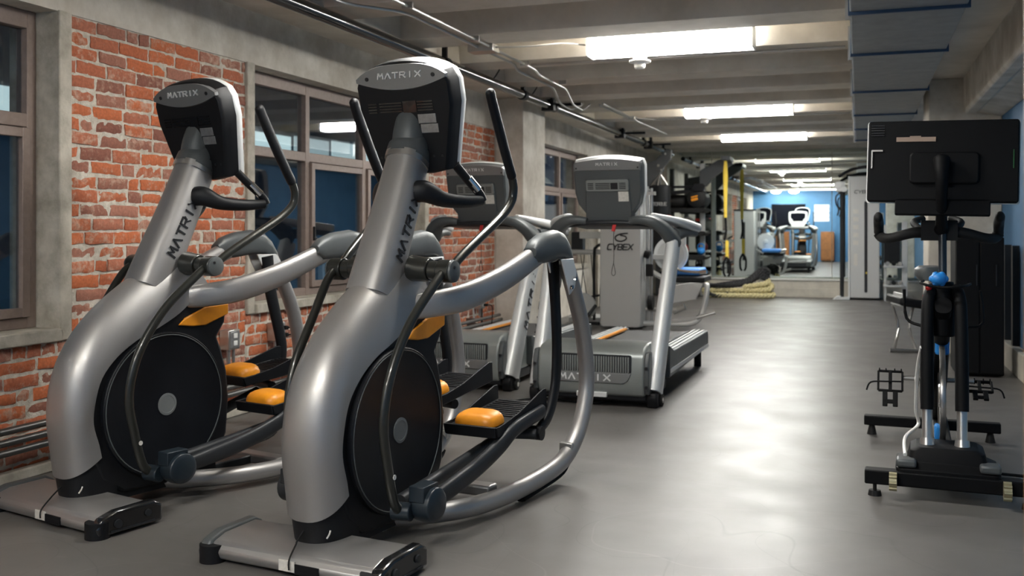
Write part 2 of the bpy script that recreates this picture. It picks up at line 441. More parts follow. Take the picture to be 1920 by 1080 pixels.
# ceiling: pan joists every 1.1 m running across the room, solid strips at the walls
bm = B()
box(bm, XL - .3, XR + .2, YF - .2, YB + .2, 2.84, 2.95)
box(bm, XL - .3, -3.12, YF - .2, YB + .2, ZC, 2.85)
box(bm, .50, XR + .2, YF - .2, YB + .2, ZC, 2.85)
y = 7.56 - 1.1 * 8
while y < YB:
    w0 = 0.40
    pr_ = [(y, ZC)]
    for k in range(1, 6):
        a = R(90 * k / 5); pr_.append((y - .015 - .02 * k / 5, ZC + .24 * k / 5))
    pr_ += [(y - .10, 2.80), (y - .2, 2.845), (y + w0 + .2, 2.845), (y + w0 + .10, 2.80), (y + w0 + .035, ZC + .2), (y + w0, ZC + .03), (y + w0 - .03, ZC)]
    prism(bm, pr_, 'x', -3.13, .51)
    # shallow step in the pan, half way between the joists
    prism(bm, [(y - .42, 2.74), (y - .30, 2.74), (y - .26, 2.845), (y - .46, 2.845)], 'x', -3.13, .51)
    y += 1.1
ceil = struct('ceiling', bm, 'ceil', bevel=0.0)

# left wall: concrete frame with brick panels and window openings
W = [(1.2, 3.71), (5.32, 7.9), (10.75, 13.35)]      # window openings along Y
ZS, ZT = 0.66, 2.17
TH = .32
bm = B()
box(bm, XL - TH, XL, YF - .2, YB + .2, ZT, ZC)                     # lintel band
box(bm, XL - TH, XL, YF - .2, 1.1, 0, ZT)
box(bm, XL - TH, XL, 9.68, 10.67, 0, ZT)
box(bm, XL - TH, XL, 13.43, YB + .2, 0, ZT)
box(bm, XL - TH, XL, 10.67, 13.43, 0, .6)
wl = struct('wall_left', bm, 'concrete')
bm = B()
for a, b in W:                                                     # concrete surrounds, proud of the wall by 12 mm
    x0, x1 = XL - .3, XL + .012
    box(bm, x0, x1, a - .08, a, .60, ZT + .005); box(bm, x0, x1, b, b + .08, .60, ZT + .005)
    box(bm, x0, x1 + .02, a, b, .60, ZS)
o = obj('window_surround', bm, 'surround', wl, bevel=.006)
bm = B(); box(bm, XL, -3.29, 9.68, 10.44, 0, ZC); struct('wall_pillar_left', bm, 'concrete', bevel=.01).name = 'trim_1'
bm = B(); box(bm, XL, XL + .05, YF, 9.68, 0, .05); struct('baseboard_left', bm, 'surround', bevel=.008)

def bricks(y0, y1, z0, z1, top_header=False):
    bm = B(); cl = bm.loops.layers.float_color.new('Col')
    nrow = max(1, round((z1 - z0) / .0702)); rh = (z1 - z0) / nrow
    for r_ in range(nrow):
        hdr = (top_header and r_ == nrow - 1) or random.random() < .07
        yy = y0 - (random.uniform(.02, .19) if r_ % 2 else random.uniform(0, .05))
        while yy < y1:
            L = (.085 if (hdr or random.random() < .16) else .195) + random.uniform(-.016, .016)
            a, b = max(yy, y0 + .004), min(yy + L, y1 - .004)
            yy += L + random.uniform(.010, .018)
            if b - a < .03: continue
            za = z0 + r_ * rh + .0055 + random.uniform(-.002, .004); zb = z0 + (r_ + 1) * rh - .0055 + random.uniform(-.004, .002)
            ft = XL + random.uniform(-.006, .004); tilt = random.uniform(-.006, .006)
            ny, nz = max(3, int((b - a) / .025)), 4
            g = []
            for j in range(nz + 1):
                row = []
                for i in range(ny + 1):
                    fy, fz = i / ny, j / nz
                    edge = min(fy * (b - a), (1 - fy) * (b - a), fz * (zb - za), (1 - fz) * (zb - za))
                    dx = -.006 if edge < .001 else random.uniform(-.0018, .0008)
                    py = a + fy * (b - a); pz = za + fz * (zb - za) + tilt * (fy - .5)
                    if edge < .001:
                        py += random.uniform(-.0025, .0025); pz += random.uniform(-.003, .003)
                    elif edge < .02: dx -= random.choice((0, 0, 0, .003))
                    row.append(bm.verts.new((ft + dx, py, pz)))
                g.append(row)
            # border ring pushed back so the brick has a side
            c = (random.random(), random.random(), random.random(), 1)
            fs = []
            for j in range(nz):
                for i in range(ny): fs.append(bm.faces.new((g[j][i], g[j][i + 1], g[j + 1][i + 1], g[j + 1][i])))
            loop = [g[0][i] for i in range(ny + 1)] + [g[j][ny] for j in range(1, nz + 1)] + [g[nz][i] for i in range(ny - 1, -1, -1)] + [g[j][0] for j in range(nz - 1, 0, -1)]
            back = [bm.verts.new((ft - .05, v.co.y, v.co.z)) for v in loop]
            for i in range(len(loop)): fs.append(bm.faces.new((loop[i], loop[(i + 1) % len(loop)], back[(i + 1) % len(loop)], back[i])))
            for f in fs:
                for l in f.loops: l[cl] = c
    o = obj('brick_panel', bm, 'brick', wl, ang=60)
    bm = B()
    # mortar bed: a finely divided sheet with depth behind the brick faces
    ny, nz = int((y1 - y0) / .03), int((z1 - z0) / .03)
    g = [[bm.verts.new((XL - .0098 + random.uniform(-.0035, .0035), y0 + (y1 - y0) * i / ny, z0 + (z1 - z0) * j / nz)) for i in range(ny + 1)] for j in range(nz + 1)]
    for j in range(nz):
        for i in range(ny): bm.faces.new((g[j][i], g[j][i + 1], g[j + 1][i + 1], g[j + 1][i]))
    box(bm, XL - TH, XL - .03, y0, y1, z0, z1)
    obj('mortar_bed', bm, 'mortar', wl, ang=70)
bricks(1.1, 3.79, 0, .60, True)
bricks(3.79, 5.24, 0, ZT)
bricks(5.24, 7.98, 0, .60, True)
bricks(7.98, 9.68, 0, ZT)

def window(n, y0, y1, ny, open_sash=None):
    root = bpy.data.objects.new('window_%d' % n, None); COL.objects.link(root); root['kind'] = 'structure'
    x0, x1 = XL - .20, XL - .13; t = .055
    bm = B()
    box(bm, x0, x1, y0, y0 + t, ZS, ZT); box(bm, x0, x1, y1 - t, y1, ZS, ZT)
    box(bm, x0 + .002, x1 - .002, y0 + .01, y1 - .01, ZS, ZS + t - .002); box(bm, x0 + .002, x1 - .002, y0 + .01, y1 - .01, ZT - .085, ZT - .001); box(bm, x0 + .002, x1 - .002, y0 + .01, y1 - .01, 1.615, 1.68)
    pitch = (y1 - y0) / ny
    for i in range(1, ny): box(bm, x0, x1, y0 + pitch * i - t / 2, y0 + pitch * i + t / 2, ZS, ZT - .02)
    obj('window_frame', bm, 'taupe', root, bevel=.004)
    for i in range(ny):
        a, b = y0 + pitch * i + t / 2, y0 + pitch * (i + 1) - t / 2
        if i == 0: a = y0 + t
        if i == ny - 1: b = y1 - t
        bm = B(); box(bm, x0 + .03, x0 + .036, a - .005, b + .005, 1.675, ZT - .08); obj('pane', bm, 'glass', root)
        if i >= 1:
            bm = B(); s = .045
            box(bm, x1 - .02, x1 + .02, a, a + s, ZS + t, 1.61); box(bm, x1 - .02, x1 + .02, b - s, b, ZS + t, 1.61)
            box(bm, x1 - .018, x1 + .018, a + s - .004, b - s + .004, ZS + t + .001, ZS + t + s); box(bm, x1 - .018, x1 + .018, a + s - .004, b - s + .004, 1.61 - s, 1.609)
            sash = obj('window_sash', bm, 'taupe', root, bevel=.003)
            bm = B(); box(bm, x1 - .01, x1 - .004, a + s - .004, b - s + .004, ZS + t + s - .004, 1.61 - s + .004); obj('pane', bm, 'glass', sash)
            bm = B(); box(bm, x1 + .02, x1 + .035, a + .012, a + .03, 1.05, 1.15); box(bm, x1 + .033, x1 + .04, a + .0, a + .04, 1.06, 1.075); obj('window_latch', bm, 'black', sash, bevel=.002)
        else:
            bm = B(); box(bm, x0 + .03, x0 + .036, a - .005, b + .005, ZS + t - .005, 1.62); obj('pane', bm, 'glass', root)
window(1, *W[0], 2); window(2, *W[1], 3); window(3, *W[2], 3)

# outside the windows: low ground, railing, dim wall across the alley
bm = B(); box(bm, -9, XL - TH, -2, 20, -.1, .35); struct('trim_2', bm, mat('asphalt', (.05, .05, .055), .8))
bm = B(); box(bm, -9.3, -9, -2, 24, -.1, 4.2); struct('trim_3', bm, mat('alley_wall', (.10, .13, .16), .8, noise=.2, nscale=1))
t = thing('glow_band', 'row of pale glowing panels added across the alley as a bright band behind the glass', 'window', (-8.99, 0, 2.34))  # made-up glowing panels standing in for a pale band outside
for k in range(15):
    a = 3.2 + k * 1.25
    bm = B(); box(bm, 0, .03, a, a + 1.12, 0, .36 + .03 * math.sin(k * 2.1)); obj('glow_panel', bm, emit('panel_glow_%d' % k, (.75, .9, .85), .22 + .10 * (k % 3)), t)
bm = B(); box(bm, 0, .05, 3.1, 22, -.05, 0); obj('panel_ledge', bm, 'surround', t)
t = thing('terrace_railing', 'white painted railing standing outside the middle window', 'railing', (-4.05, 8.1, .35))
bm = B(); box(bm, -.02, .02, -1.2, 1.6, .50, .54); box(bm, -.02, .02, -1.2, 1.6, .10, .13); obj('rail', bm, 'white', t, bevel=.004)
for k in range(5):
    bm = B(); yy = -1.2 + k * .7; box(bm, -.02, .02, yy, yy + .04, 0, .54); obj('post', bm, 'white', t)
bm = B()
for k in range(15): box(bm, -.008, .008, -1.1 + k * .18, -1.085 + k * .18, .12, .51)
obj('baluster_row', bm, 'white', t)

# right wall, beam, column, skirting
bm = B(); box(bm, XR, XR + .2, YF - .2, YB + .2, 0, ZC); struct('wall_right', bm, 'blue_wall')
bm = B(); prism(bm, [(.88, ZC), (.88, 2.19), (.90, 2.17), (.985, 2.17), (1.0, 2.185), (1.19, 2.14), (XR, 2.14), (XR, ZC)], 'y', 1.7, YB); struct('trim_4', bm, 'concrete', bevel=.01)
bm = B(); box(bm, .59, XR, 9.75, 10.5, 0, ZC); struct('trim_5', bm, 'concrete', bevel=.012)
bm = B(); box(bm, XR - .07, XR, 1.7, 9.75, 0, .20); struct('baseboard_right', bm, 'cream', bevel=.006)
bm = B(); box(bm, XR - .05, XR, 8.75, 8.83, .2, 1.0); box(bm, XR - .05, XR, 9.2, 9.28, .2, 1.0); struct('trim_6', bm, 'dark_grey')
# doorway the picture is taken through: short wall and its wooden jamb
bm = B(); box(bm, .262, XR, 1.52, 1.63, 0, ZC); struct('wall_front', bm, 'blue_wall')
bm = B(); box(bm, .2322, .262, 1.50, 1.65, 0, ZC); struct('trim_7', bm, 'wood', bevel=.003)
# wall behind the camera
bm = B(); box(bm, XL - .3, XR + .2, YF - .2, YF, 0, ZC); struct('wall_front', bm, 'blue_wall')
# back wall with ledge and mirror
bm = B(); box(bm, XL - .3, XR + .2, YB, YB + .2, 0, 2.85); struct('wall_back', bm, 'concrete')
bm = B(); box(bm, XL, XR, 17.1, YB, 0, .28); box(bm, XL, XR, 17.085, 17.1, 0, .15)
struct('trim_8', bm, 'cream', bevel=.006)
bm = B(); box(bm, XL, XR, 17.08, 17.14, .28, .30); struct('trim_9', bm, 'white', bevel=.003)
for (a, b), lb in zip(((-3.25, -2.465), (-2.455, -.45), (-.44, 1.19)), ('narrow wall mirror at the left end of the back wall, behind the storage rack',
        'wide wall mirror in the middle of the back wall, reflecting the ceiling lights and aisle', 'wall mirror behind the grey cable tower and dumbbell rack')):
    bm = B(); box(bm, a, b, 17.57, 17.594, .285, 2.495); tag(obj('wall_mirror', bm, 'mirror'), lb, 'mirror')
bm = B(); box(bm, -.07, .07, -.04, 0, 0, .12); box(bm, -.05, .05, -.05, -.04, .02, .1)
o = obj('wall_box', bm, 'white', bevel=.005); o.location = (-1.43, 17.084, .10); tag(o, 'small white box fixed to the ledge under the mirror beside the ropes', 'box')

# ================================================================== CEILING EQUIPMENT
def lamp(x, y, label):
    t = thing('ceiling_light', label, 'ceiling light', (x, y, 2.45), 0, 'fluorescent ceiling lights in a row')
    bm = B(); box(bm, -.61, .61, .0, .20, .128, .155); box(bm, -.62, -.607, -.004, .204, -.006, .155); box(bm, .607, .62, -.004, .204, -.006, .155); box(bm, -.5, -.42, .06, .14, .15, .40); box(bm, .42, .5, .06, .14, .15, .40)
    box(bm, -.605, .605, .201, .207, .0, .10)  # opaque back strip added to weaken the glow on the joist behind
    obj('housing', bm, 'white', t, bevel=.002)
    bm = B(); prism(bm, [(.0, .02), (.02, .0), (.18, .0), (.2, .02), (.2, .127), (0, .127)], 'x', -.606, .606); obj('diffuser', bm, 'lamp', t, bevel=.006)
    return t
lamp(-1.34, 7.24, 'large white fluorescent ceiling light first along the row, above the treadmills')
lamp(-1.33, 11.62, 'white fluorescent ceiling light second along the row, above a small sensor')
lamp(-1.34, 14.95, 'white fluorescent ceiling light farthest along the row, nearest the mirror')
lamp(-1.34, 3.94, 'white fluorescent ceiling light just above the ellipticals, over the top edge')
lamp(-1.34, 0.64, 'white fluorescent ceiling light over the entrance, seen only in the mirror')

def sensor(x, y, z, label):
    t = thing('ceiling_sensor', label, 'sensor', (x, y, z), 0, 'white sensors hanging under the lights')
    bm = B(); box(bm, -.045, .045, -.04, .04, .06, .16); obj('sensor_body', bm, 'white', t, bevel=.006)
    bm = B(); lathe(bm, [(.0, .045), (.075, .045), (.082, .052), (.075, .06), (0, .06)]); obj('sensor_collar', bm, 'white', t)
    bm = B(); lathe(bm, [(0, 0), (.03, 0), (.04, .01), (.042, .045), (0, .046)]); obj('sensor_lens', bm, 'white', t)
sensor(-1.53, 7.18, 2.315, 'white round sensor hanging under the nearest ceiling light')
sensor(-1.70, 11.55, 2.36, 'white round sensor hanging under the second ceiling light')

# rectangular galvanised air duct
t = thing('air_duct', 'grey galvanised rectangular air duct with standing seams along the ceiling', 'duct', (0, 0, 0))
seams = [1.66, 3.1, 4.45, 5.65, 7.0, 8.9, 10.7, 12.2, 13.7]
bm = B(); box(bm, -.045, .53, 1.64, 13.8, 2.30, 2.49); obj('duct_body', bm, 'duct', t, bevel=.004)
for s in seams:
    bm = B()
    box(bm, -.06, .545, s - .035, s - .018, 2.283, 2.497); box(bm, -.058, .54, s - .012, s + .005, 2.287, 2.496); obj('seam', bm, 'duct_seam', t, bevel=.002)
    bm = B(); box(bm, -.075, -.045, s + .005, s + .03, 2.27, 2.497); box(bm, -.05, .54, s + .005, s + .018, 2.29, 2.3); obj('flange', bm, 'steel', t)
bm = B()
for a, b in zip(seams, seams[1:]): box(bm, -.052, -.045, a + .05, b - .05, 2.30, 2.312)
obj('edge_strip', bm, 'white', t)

# black sprinkler pipe along the left
t = thing('sprinkler_pipe', 'shiny black sprinkler pipe running under the ceiling along the left wall', 'pipe', (-3.06, 0, 2.425))
bm = B(); cyl(bm, (0, -.9, 0), (0, 17.0, 0), .042, seg=28); obj('pipe', bm, 'gloss_black', t)
for yy in (3.0, 7.1, 9.0, 10.0, 13.2, 14.6, 16.2):
    bm = B(); cyl(bm, (0, yy - .04, 0), (0, yy + .04, 0), .052, seg=16)
    box(bm, -.02, .02, yy - .012, yy + .012, .03, .38); obj('hanger', bm, 'black', t)
bm = B()
for yy in (9.85, 13.1, 15.0):
    box(bm, -.07, .06, yy - .05, yy + .05, -.06, .06); box(bm, .02, .05, yy - .03, yy + .03, 0, .30); box(bm, -.1, .32, yy + .1, yy + .13, .0, .03)
obj('clamp_bracket', bm, 'black', t, bevel=.004)
for yy in (8.3, 9.4):
    bm = B(); sweep(bm, [(.02, yy, .33), (.02, yy, .16), (.0, yy - .03, .09), (-.03, yy - .03, .05), (-.05, yy, .02)], .012, sub=4, seg=8); obj('hook', bm, 'black', t)

# steel conduits
t = thing('conduit_run', 'pair of thin galvanised conduits with bends clipped under the ceiling joists', 'conduit', (0, 0, 0))
zc = 2.478
def conduit(pts, d=.022, r=.12):
    bm = B(); sweep(bm, fillet(pts, r), d, sub=1, seg=10); obj('conduit', bm, 'steel', t)
conduit([(-2.575, 1.7, zc), (-2.575, 6.78, zc)])
conduit([(-2.74, 1.7, zc), (-2.74, 4.45, zc), (-2.86, 4.75, zc - .02), (-2.86, 5.15, zc - .02), (-2.665, 5.55, zc), (-2.665, 6.78, zc)])
conduit([(-2.58, 6.92, zc), (-2.58, 7.9, zc), (-2.64, 8.2, zc), (-2.66, 9.1, zc), (-2.76, 9.7, zc - .075), (-2.78, 10.15, zc - .085), (-2.74, 10.3, zc)], r=.1)
conduit([(-2.66, 6.92, zc), (-2.66, 7.6, zc), (-2.74, 7.9, zc), (-2.75, 9.0, zc), (-2.84, 9.5, zc - .085), (-2.85, 9.95, zc - .1), (-2.80, 10.25, zc)], r=.1)
conduit([(-2.60, 10.3, zc), (-2.60, 11.7, zc)]); conduit([(-2.66, 10.4, zc), (-2.64, 11.7, zc)]); conduit([(-2.62, 11.84, zc), (-2.58, 13.9, zc)])
bm = B(); box(bm, -2.74, -2.54, 6.78, 6.92, zc - .035, zc + .02); box(bm, -2.70, -2.56, 11.7, 11.84, zc - .03, zc + .02); obj('junction_box', bm, 'steel', t, bevel=.004)
conduit([(-2.54, 6.85, zc), (-2.3, 6.9, zc), (-2.1, 7.15, zc + .06), (-1.97, 7.3, zc + .06)], .014)
conduit([(-2.54, 7.68, zc), (-.1, 7.68, zc)], .02); conduit([(-2.56, 11.80, zc), (-2.3, 12.06, zc), (-.1, 12.06, zc)], .02)
bm = B()
for yy in (4.2, 5.4, 6.5, 7.6, 8.7): box(bm, -2.61, -2.54, yy, yy + .02, zc - .014, zc + .022)
obj('clip', bm, 'steel', t)

# ================================================================== LEFT WALL EQUIPMENT
for k, (zz, xx, lb) in enumerate(((.245, -3.52, 'topmost of three thin grey pipes low along the brick wall'), (.20, -3.50, 'middle of three thin grey pipes low along the brick wall'),
                                  (.155, -3.50, 'lowest of three thin grey pipes low along the brick wall'))):
    bm = B(); cyl(bm, (0, -.9, 0), (0, 9.6, 0), .0165, seg=14)
    for yy in (1.5, 4.2, 6.5, 8.9): box(bm, -.1, .0, yy, yy + .03, -.02, .02)
    o = obj('wall_pipe', bm, 'dark_steel'); o.location = (xx, 0, zz); tag(o, lb, 'pipe', 'pipes along the foot of the brick wall')

def outlet(y, z, label, plugs):
    t = thing('outlet_box', label, 'power outlet', (XL + .02, y, z))
    bm = B(); box(bm, -.02, .05, -.055, .055, -.06, .06); obj('box', bm, 'steel', t, bevel=.006)
    bm = B(); box(bm, .05, .056, -.045, .045, -.05, .05); obj('cover_plate', bm, 'label', t, bevel=.004)
    for k in (0, 1):
        bm = B(); box(bm, .055, .060, -.018, .018, -.036 + k * .045, -.006 + k * .045); obj('socket', bm, 'white', t, bevel=.003)
    bm = B(); cyl(bm, (.02, -.02, -.06), (.02, -.02, -z + .27), .012); cyl(bm, (.02, .03, -.06), (.02, .03, -z + .27), .010); obj('conduit', bm, 'steel', t)
    for k in range(plugs):
        zz = -.02 + k * .045
        bm = B(); box(bm, .06, .10, -.014, .014, zz - .012, zz + .012); sweep(bm, [(.10, 0, zz), (.13, .005, zz), (.145, .01, zz - .03), (.14, .02, zz - .12), (.11, .05 + k * .03, -.38)], .009, sub=5, seg=8)
        obj('plug', bm, 'rubber', t)
outlet(5.02, .47, 'grey metal outlet box on the brick wall left of the plugged outlet', 0)
outlet(5.52, .47, 'grey metal outlet box with two black plugs in it on the brick wall', 2)
outlet(9.15, .40, 'small outlet box with looping cables near the concrete pillar', 1)
t = thing('wall_cable', 'grey looping cables on the brick wall behind the far treadmill', 'cable', (XL + .03, 9.1, .2))
bm = B(); sweep(bm, [(0, -.12, .16), (.03, -.15, .0), (.05, -.2, -.12), (.04, -.35, -.17)], .022, sub=5, seg=8); obj('cable', bm, 'steel', t)
bm = B(); sweep(bm, [(0, .10, .22), (.04, .02, .15), (.05, .0, .0), (.05, .12, -.08), (.04, .35, -.04), (.03, .55, -.05)], .018, sub=5, seg=8); obj('cable', bm, 'gun', t)

# ================================================================== ELLIPTICAL
def make_elliptical(loc, rz, label):
    T = thing('elliptical_trainer', label, 'elliptical', loc, rz, 'elliptical trainers beside the window wall')
    # foot bar
    bm = B(); prof = [(-.165, .012), (-.175, .04), (-.155, .068), (-.10, .084), (.05, .088), (.085, .07), (.09, .012)]
    prism(bm, prof, 'x', -.33, .33); foot = obj('foot_bar', bm, 'silver', T, bevel=.01, bseg=3)
    bm = B(); box(bm, -.03, .035, -.1755, -.171, .02, .055); obj('sticker', bm, 'sticker', foot)
    bm = B(); box(bm, .035, .13, -.1765, -.172, .016, .048); box(bm, .05, .12, -.1775, -.1755, .022, .026); obj('sticker', bm, 'black', foot)
    for s in (-1, 1):
        bm = B()
        prism(bm, [(-.18, .008), (-.188, .04), (-.165, .074), (-.10, .092), (.06, .095), (.10, .075), (.10, .008)], 'x', s * .325, s * .372)
        ec = obj('end_cap', bm, 'grey_plastic' if s < 0 else 'gloss_black', T, bevel=.012, bseg=3)
        bm = B(); cyl(bm, (s * .372, -.10, .045), (s * .379, -.10, .045), .016); cyl(bm, (s * .372, .03, .055), (s * .379, .03, .055), .013)
        box(bm, s * .372, s * .377, -.13, .06, .018, .024); obj('cap_screw', bm, 'dark_grey', ec)
        bm = B(); cyl(bm, (s * .33, -.155, -.002), (s * .33, -.155, .06), .045); obj('transport_wheel', bm, 'black', T)
    # boot at the foot of the body, continuing the line of the shroud
    def ushape(ou, oz, iu, iz, hw, N=22):
        ring = []
        for k in range(N + 1):
            a = PI * k / N; c, q = math.cos(a), math.sin(a)
            ring.append(Vector((math.copysign(abs(c) ** (2 / 2.5), c) * hw, iu + (ou - iu) * abs(q) ** (2 / 2.3), iz + (oz - iz) * abs(q) ** (2 / 2.3))))
        return ring
    bm = B(); loft(bm, [ushape(a, b, c, d, hw) for a, b, c, d, hw in ((-.070, .05, .10, .05, .095), (-.080, .09, .09, .10, .101), (-.088, .14, .07, .20, .104), (-.092, .20, .06, .28, .104), (-.09, .30, .06, .34, .10))])
    box(bm, -.09, .09, .06, .60, .045, .16)
    boot = obj('base_boot', bm, 'black', T, ang=50)
    bm = B(); sweep(bm, [(.078, -.062, .105), (.083, -.055, .118), (.084, -.05, .13)], .006, sub=3, seg=8); obj('cable_clip', bm, 'sticker', boot)
    # black body behind the shroud
    body = [(-.02, .24), (-.055, .38), (-.05, .50), (0, .62), (.10, .71), (.22, .80), (.36, .88), (.50, .90), (.60, .84), (.655, .775), (.645, .715), (.60, .655),
            (.625, .60), (.655, .50), (.668, .38), (.655, .22), (.60, .12), (.40, .06), (.12, .07), (.02, .14)]
    bm = B(); prism(bm, body, 'x', -.102, .102); obj('body_cover', bm, 'black', T, bevel=.014, bseg=3)
    # silver front shroud
    st = [((-.094, .158), (.016, .232)), ((-.104, .24), (.004, .285)), ((-.118, .36), (-.020, .37)), ((-.116, .47), (-.012, .455)), ((-.092, .58), (.018, .545)), ((-.045, .68), (.085, .62)),
          ((.03, .775), (.18, .68)), ((.13, .86), (.28, .72)), ((.26, .945), (.39, .775)), ((.37, 1.005), (.48, .845)), ((.44, 1.022), (.545, .885))]
    st = catmull([(*a, *b) for a, b in st], 4)
    rings = []
    N = 22
    for (ou, oz, iu, iz) in st:
        ring = []
        for k in range(N + 1):
            a = PI * k / N; c, s = math.cos(a), math.sin(a)
            v = math.copysign(abs(c) ** (2 / 2.5), c) * .112; r_ = abs(s) ** (2 / 2.3)
            ring.append(Vector((v, iu + (ou - iu) * r_, iz + (oz - iz) * r_)))
        ring.append(Vector((-.08, iu + .01, iz - .01))); ring.append(Vector((.08, iu + .01, iz - .01)))
        rings.append(ring)
    bm = B(); loft(bm, rings); sh = obj('front_shroud', bm, 'silver', T, ang=50)
    # disc covers
    for s in (-1, 1):
        bm = B(); lathe(bm, [(0, .1225), (.06, .1225), (.285, .120), (.296, .1235), (.300, .119), (.300, .10), (0, .10)] if s > 0 else [(0, -.10), (.300, -.10), (.300, -.119), (.296, -.1235), (.285, -.120), (0, -.1225)], (0, .315, .400), 'x', 56)
        dc = obj('disc_cover', bm, 'disc_black', T, ang=25)
        bm = B(); a = .1225 * s; lathe(bm, [(0, a), (.046, a), (.046, a + s * .003), (.036, a + s * .004), (.035, a + s * .003), (0, a + s * .003)], (0, .315, .400), 'x', 36); obj('hub_cap', bm, 'hub', dc, ang=25)
        bm = B(); sweep(bm, [(s * .1222, .315 + .289 * math.cos(2 * PI * k / 64), .400 + .289 * math.sin(2 * PI * k / 64)) for k in range(64)], .005, sub=1, seg=8, up=(1, 0, 0), closed=True); obj('disc_ring', bm, 'grey_plastic', dc)
        # orange accent panel on the top rear of the body
        bm = B(); prism(bm, [(.385, .722), (.42, .752), (.53, .792), (.655, .800), (.655, .752), (.53, .712), (.46, .712)], 'x', s * .1, s * .112)
        obj('accent_panel', bm, 'orange', T, bevel=.005)
    bm = B(); prism(bm, [(.42, .752), (.53, .794), (.655, .802), (.655, .77), (.5, .74)], 'x', -.10, .10); obj('accent_panel', bm, 'orange', T, bevel=.004)
    # mast
    bm = B(); sweep(bm, [(0, .31, .88, .175, .185), (0, .368, 1.0, .17, .178), (0, .475, 1.215, .156, .165), (0, .56, 1.40, .145, .16)], sub=4, seg=36, power=2.9, up=(0, -1, 0))
    mast = obj('mast', bm, 'silver', T, ang=50)
    for s in (-1, 1):
        bm = B()
        d = Vector((-s * .0145, .235, .43)).normalized(); o_ = Vector((s * .0822, .432, 1.14))
        upv = Vector((0, -1, 0)) if s > 0 else Vector((0, 1, 0))
        yd = Vector((s, 0, 0)).cross(d) if s > 0 else Vector((s, 0, 0)).cross(-d)
        text(bm, 'MATRIX', frame_m(o_ + yd * .0, d if s > 0 else -d, yd), .040, .036, .012, .0072, .005); obj('lettering', bm, 'letter_black', mast)
    # collar joint and neck
    bm = B(); sweep(bm, [(0, .548, 1.385, .158, .172), (0, .56, 1.41, .160, .172)], sub=1, seg=30, power=2.6, up=(0, -1, 0)); obj('mast_collar', bm, 'steel', T, ang=40)
    bm = B(); sweep(bm, [(0, .555, 1.405, .165, .17), (0, .572, 1.44, .165, .165), (0, .575, 1.445, .145, .15), (0, .578, 1.52, .125, .13), (0, .60, 1.60, .115, .10)], sub=4, seg=30, power=2.3, up=(0, -1, 0)); obj('console_neck', bm, 'grey_plastic', T, ang=40)
    # console (local frame: x right, y up the panel, z towards the front of the machine)
    lean = math.atan2(.12, .42)
    upd = Vector((0, -math.sin(lean), math.cos(lean))); org = Vector((0, .70, 1.375))
    CM = frame_m(org, (1, 0, 0), upd)                      # z axis = x cross up  -> points to -Y (front)
    def outline(hb, ht, y0, y1, arc, n=10, inset=0.0):
        pts = [(-hb + inset, y0 + inset), (-hb * .55, y0 - .012 + inset), (hb * .55, y0 - .012 + inset), (hb - inset, y0 + inset)]
        pts += [(hb + (ht - hb) * .35, y0 + (y1 - y0) * .22), (ht - inset, y0 + (y1 - y0) * .62), (ht - inset, y1 - .07)]
        for k in range(n + 1):
            a = k / n; x = (1 - 2 * a) * (ht - .02 - inset); pts.append((x, y1 - .028 * (abs(1 - 2 * a) ** 3.2) * 1.0 + arc * (1 - (1 - 2 * a) ** 2) - inset))
        pts += [(-ht + inset, y1 - .07), (-ht + inset, y0 + (y1 - y0) * .62), (-hb - (ht - hb) * .35, y0 + (y1 - y0) * .22)]
        return pts
    o1 = outline(.150, .212, .01, .425, .022)
    bm = B()
    loft(bm, [[CM @ Vector((x * 1.02, y, -.012)) for x, y in o1], [CM @ Vector((x * 1.03, y, .0)) for x, y in o1], [CM @ Vector((x * 1.03, y, .014)) for x, y in o1], [CM @ Vector((x, y, .022)) for x, y in o1]])
    con = obj('console_rim', bm, 'silver_light', T, ang=40)
    bm = B(); loft(bm, [[CM @ Vector((x * .93, .215 + (y - .215) * .93, -.012)) for x, y in o1], [CM @ Vector((x * .92, .215 + (y - .215) * .92, -.016)) for x, y in o1]]); obj('screen', bm, 'screen', con)
    bm = B()
    def sc(f, z, dy=0): return [CM @ Vector((x * f, .225 + (y - .225) * f + dy, z)) for x, y in o1]
    loft(bm, [sc(1.012, .020), sc(1.012, .05), sc(1.0, .078), sc(.985, .090), sc(.955, .097)]); back = obj('console_back', bm, 'black', T, ang=28)
    # lighter brow across the top with the name
    bm = B(); n = 16; top = []; low = []
    for k in range(n + 1):
        x = (2 * k / n - 1) * .207; e = abs(2 * k / n - 1)
        top.append((x, .440 - .050 * e ** 3.2)); low.append((x, .338 + .038 * e ** 2))
    ring = top + low[::-1]
    loft(bm, [[CM @ Vector((x * .99, y - .004, .085)) for x, y in ring], [CM @ Vector((x * .985, y - .005, .0965)) for x, y in ring], [CM @ Vector((x * .975, .39 + (y - .39) * .95 - .004, .102)) for x, y in ring]])
    obj('console_brow', bm, 'console_top', back, ang=30)
    bm = B(); text(bm, 'MATRIX', CM @ Matrix.Translation((-.0, .393, .1045)), .021, .024, .010, .0042, .005, shear=.12); obj('lettering', bm, 'letter_white', back)
    bm = B()
    for x in (-.15, .15): cyl(bm, CM @ Vector((x, .385, .100)), CM @ Vector((x, .385, .1045)), .008, seg=14)
    for x in (-.165, .165, -.12, .12):
        cyl(bm, CM @ Vector((x * .85, .07, .095)), CM @ Vector((x * .85, .07, .099)), .005, seg=10)
    obj('screw_hole', bm, 'letter_black', back)
    bm = B()
    for r_ in range(4):
        yy = .285 - r_ * .011
        for xa, xb in ((-.165, -.125), (-.112, -.01), (.06, .13)):
            box(bm, xa, xb, yy - .0025, yy + .0025, .096, .100, CM)
    box(bm, -.005, .055, .245, .29, .096, .0995, CM); obj('vent', bm, 'gloss_black', back)
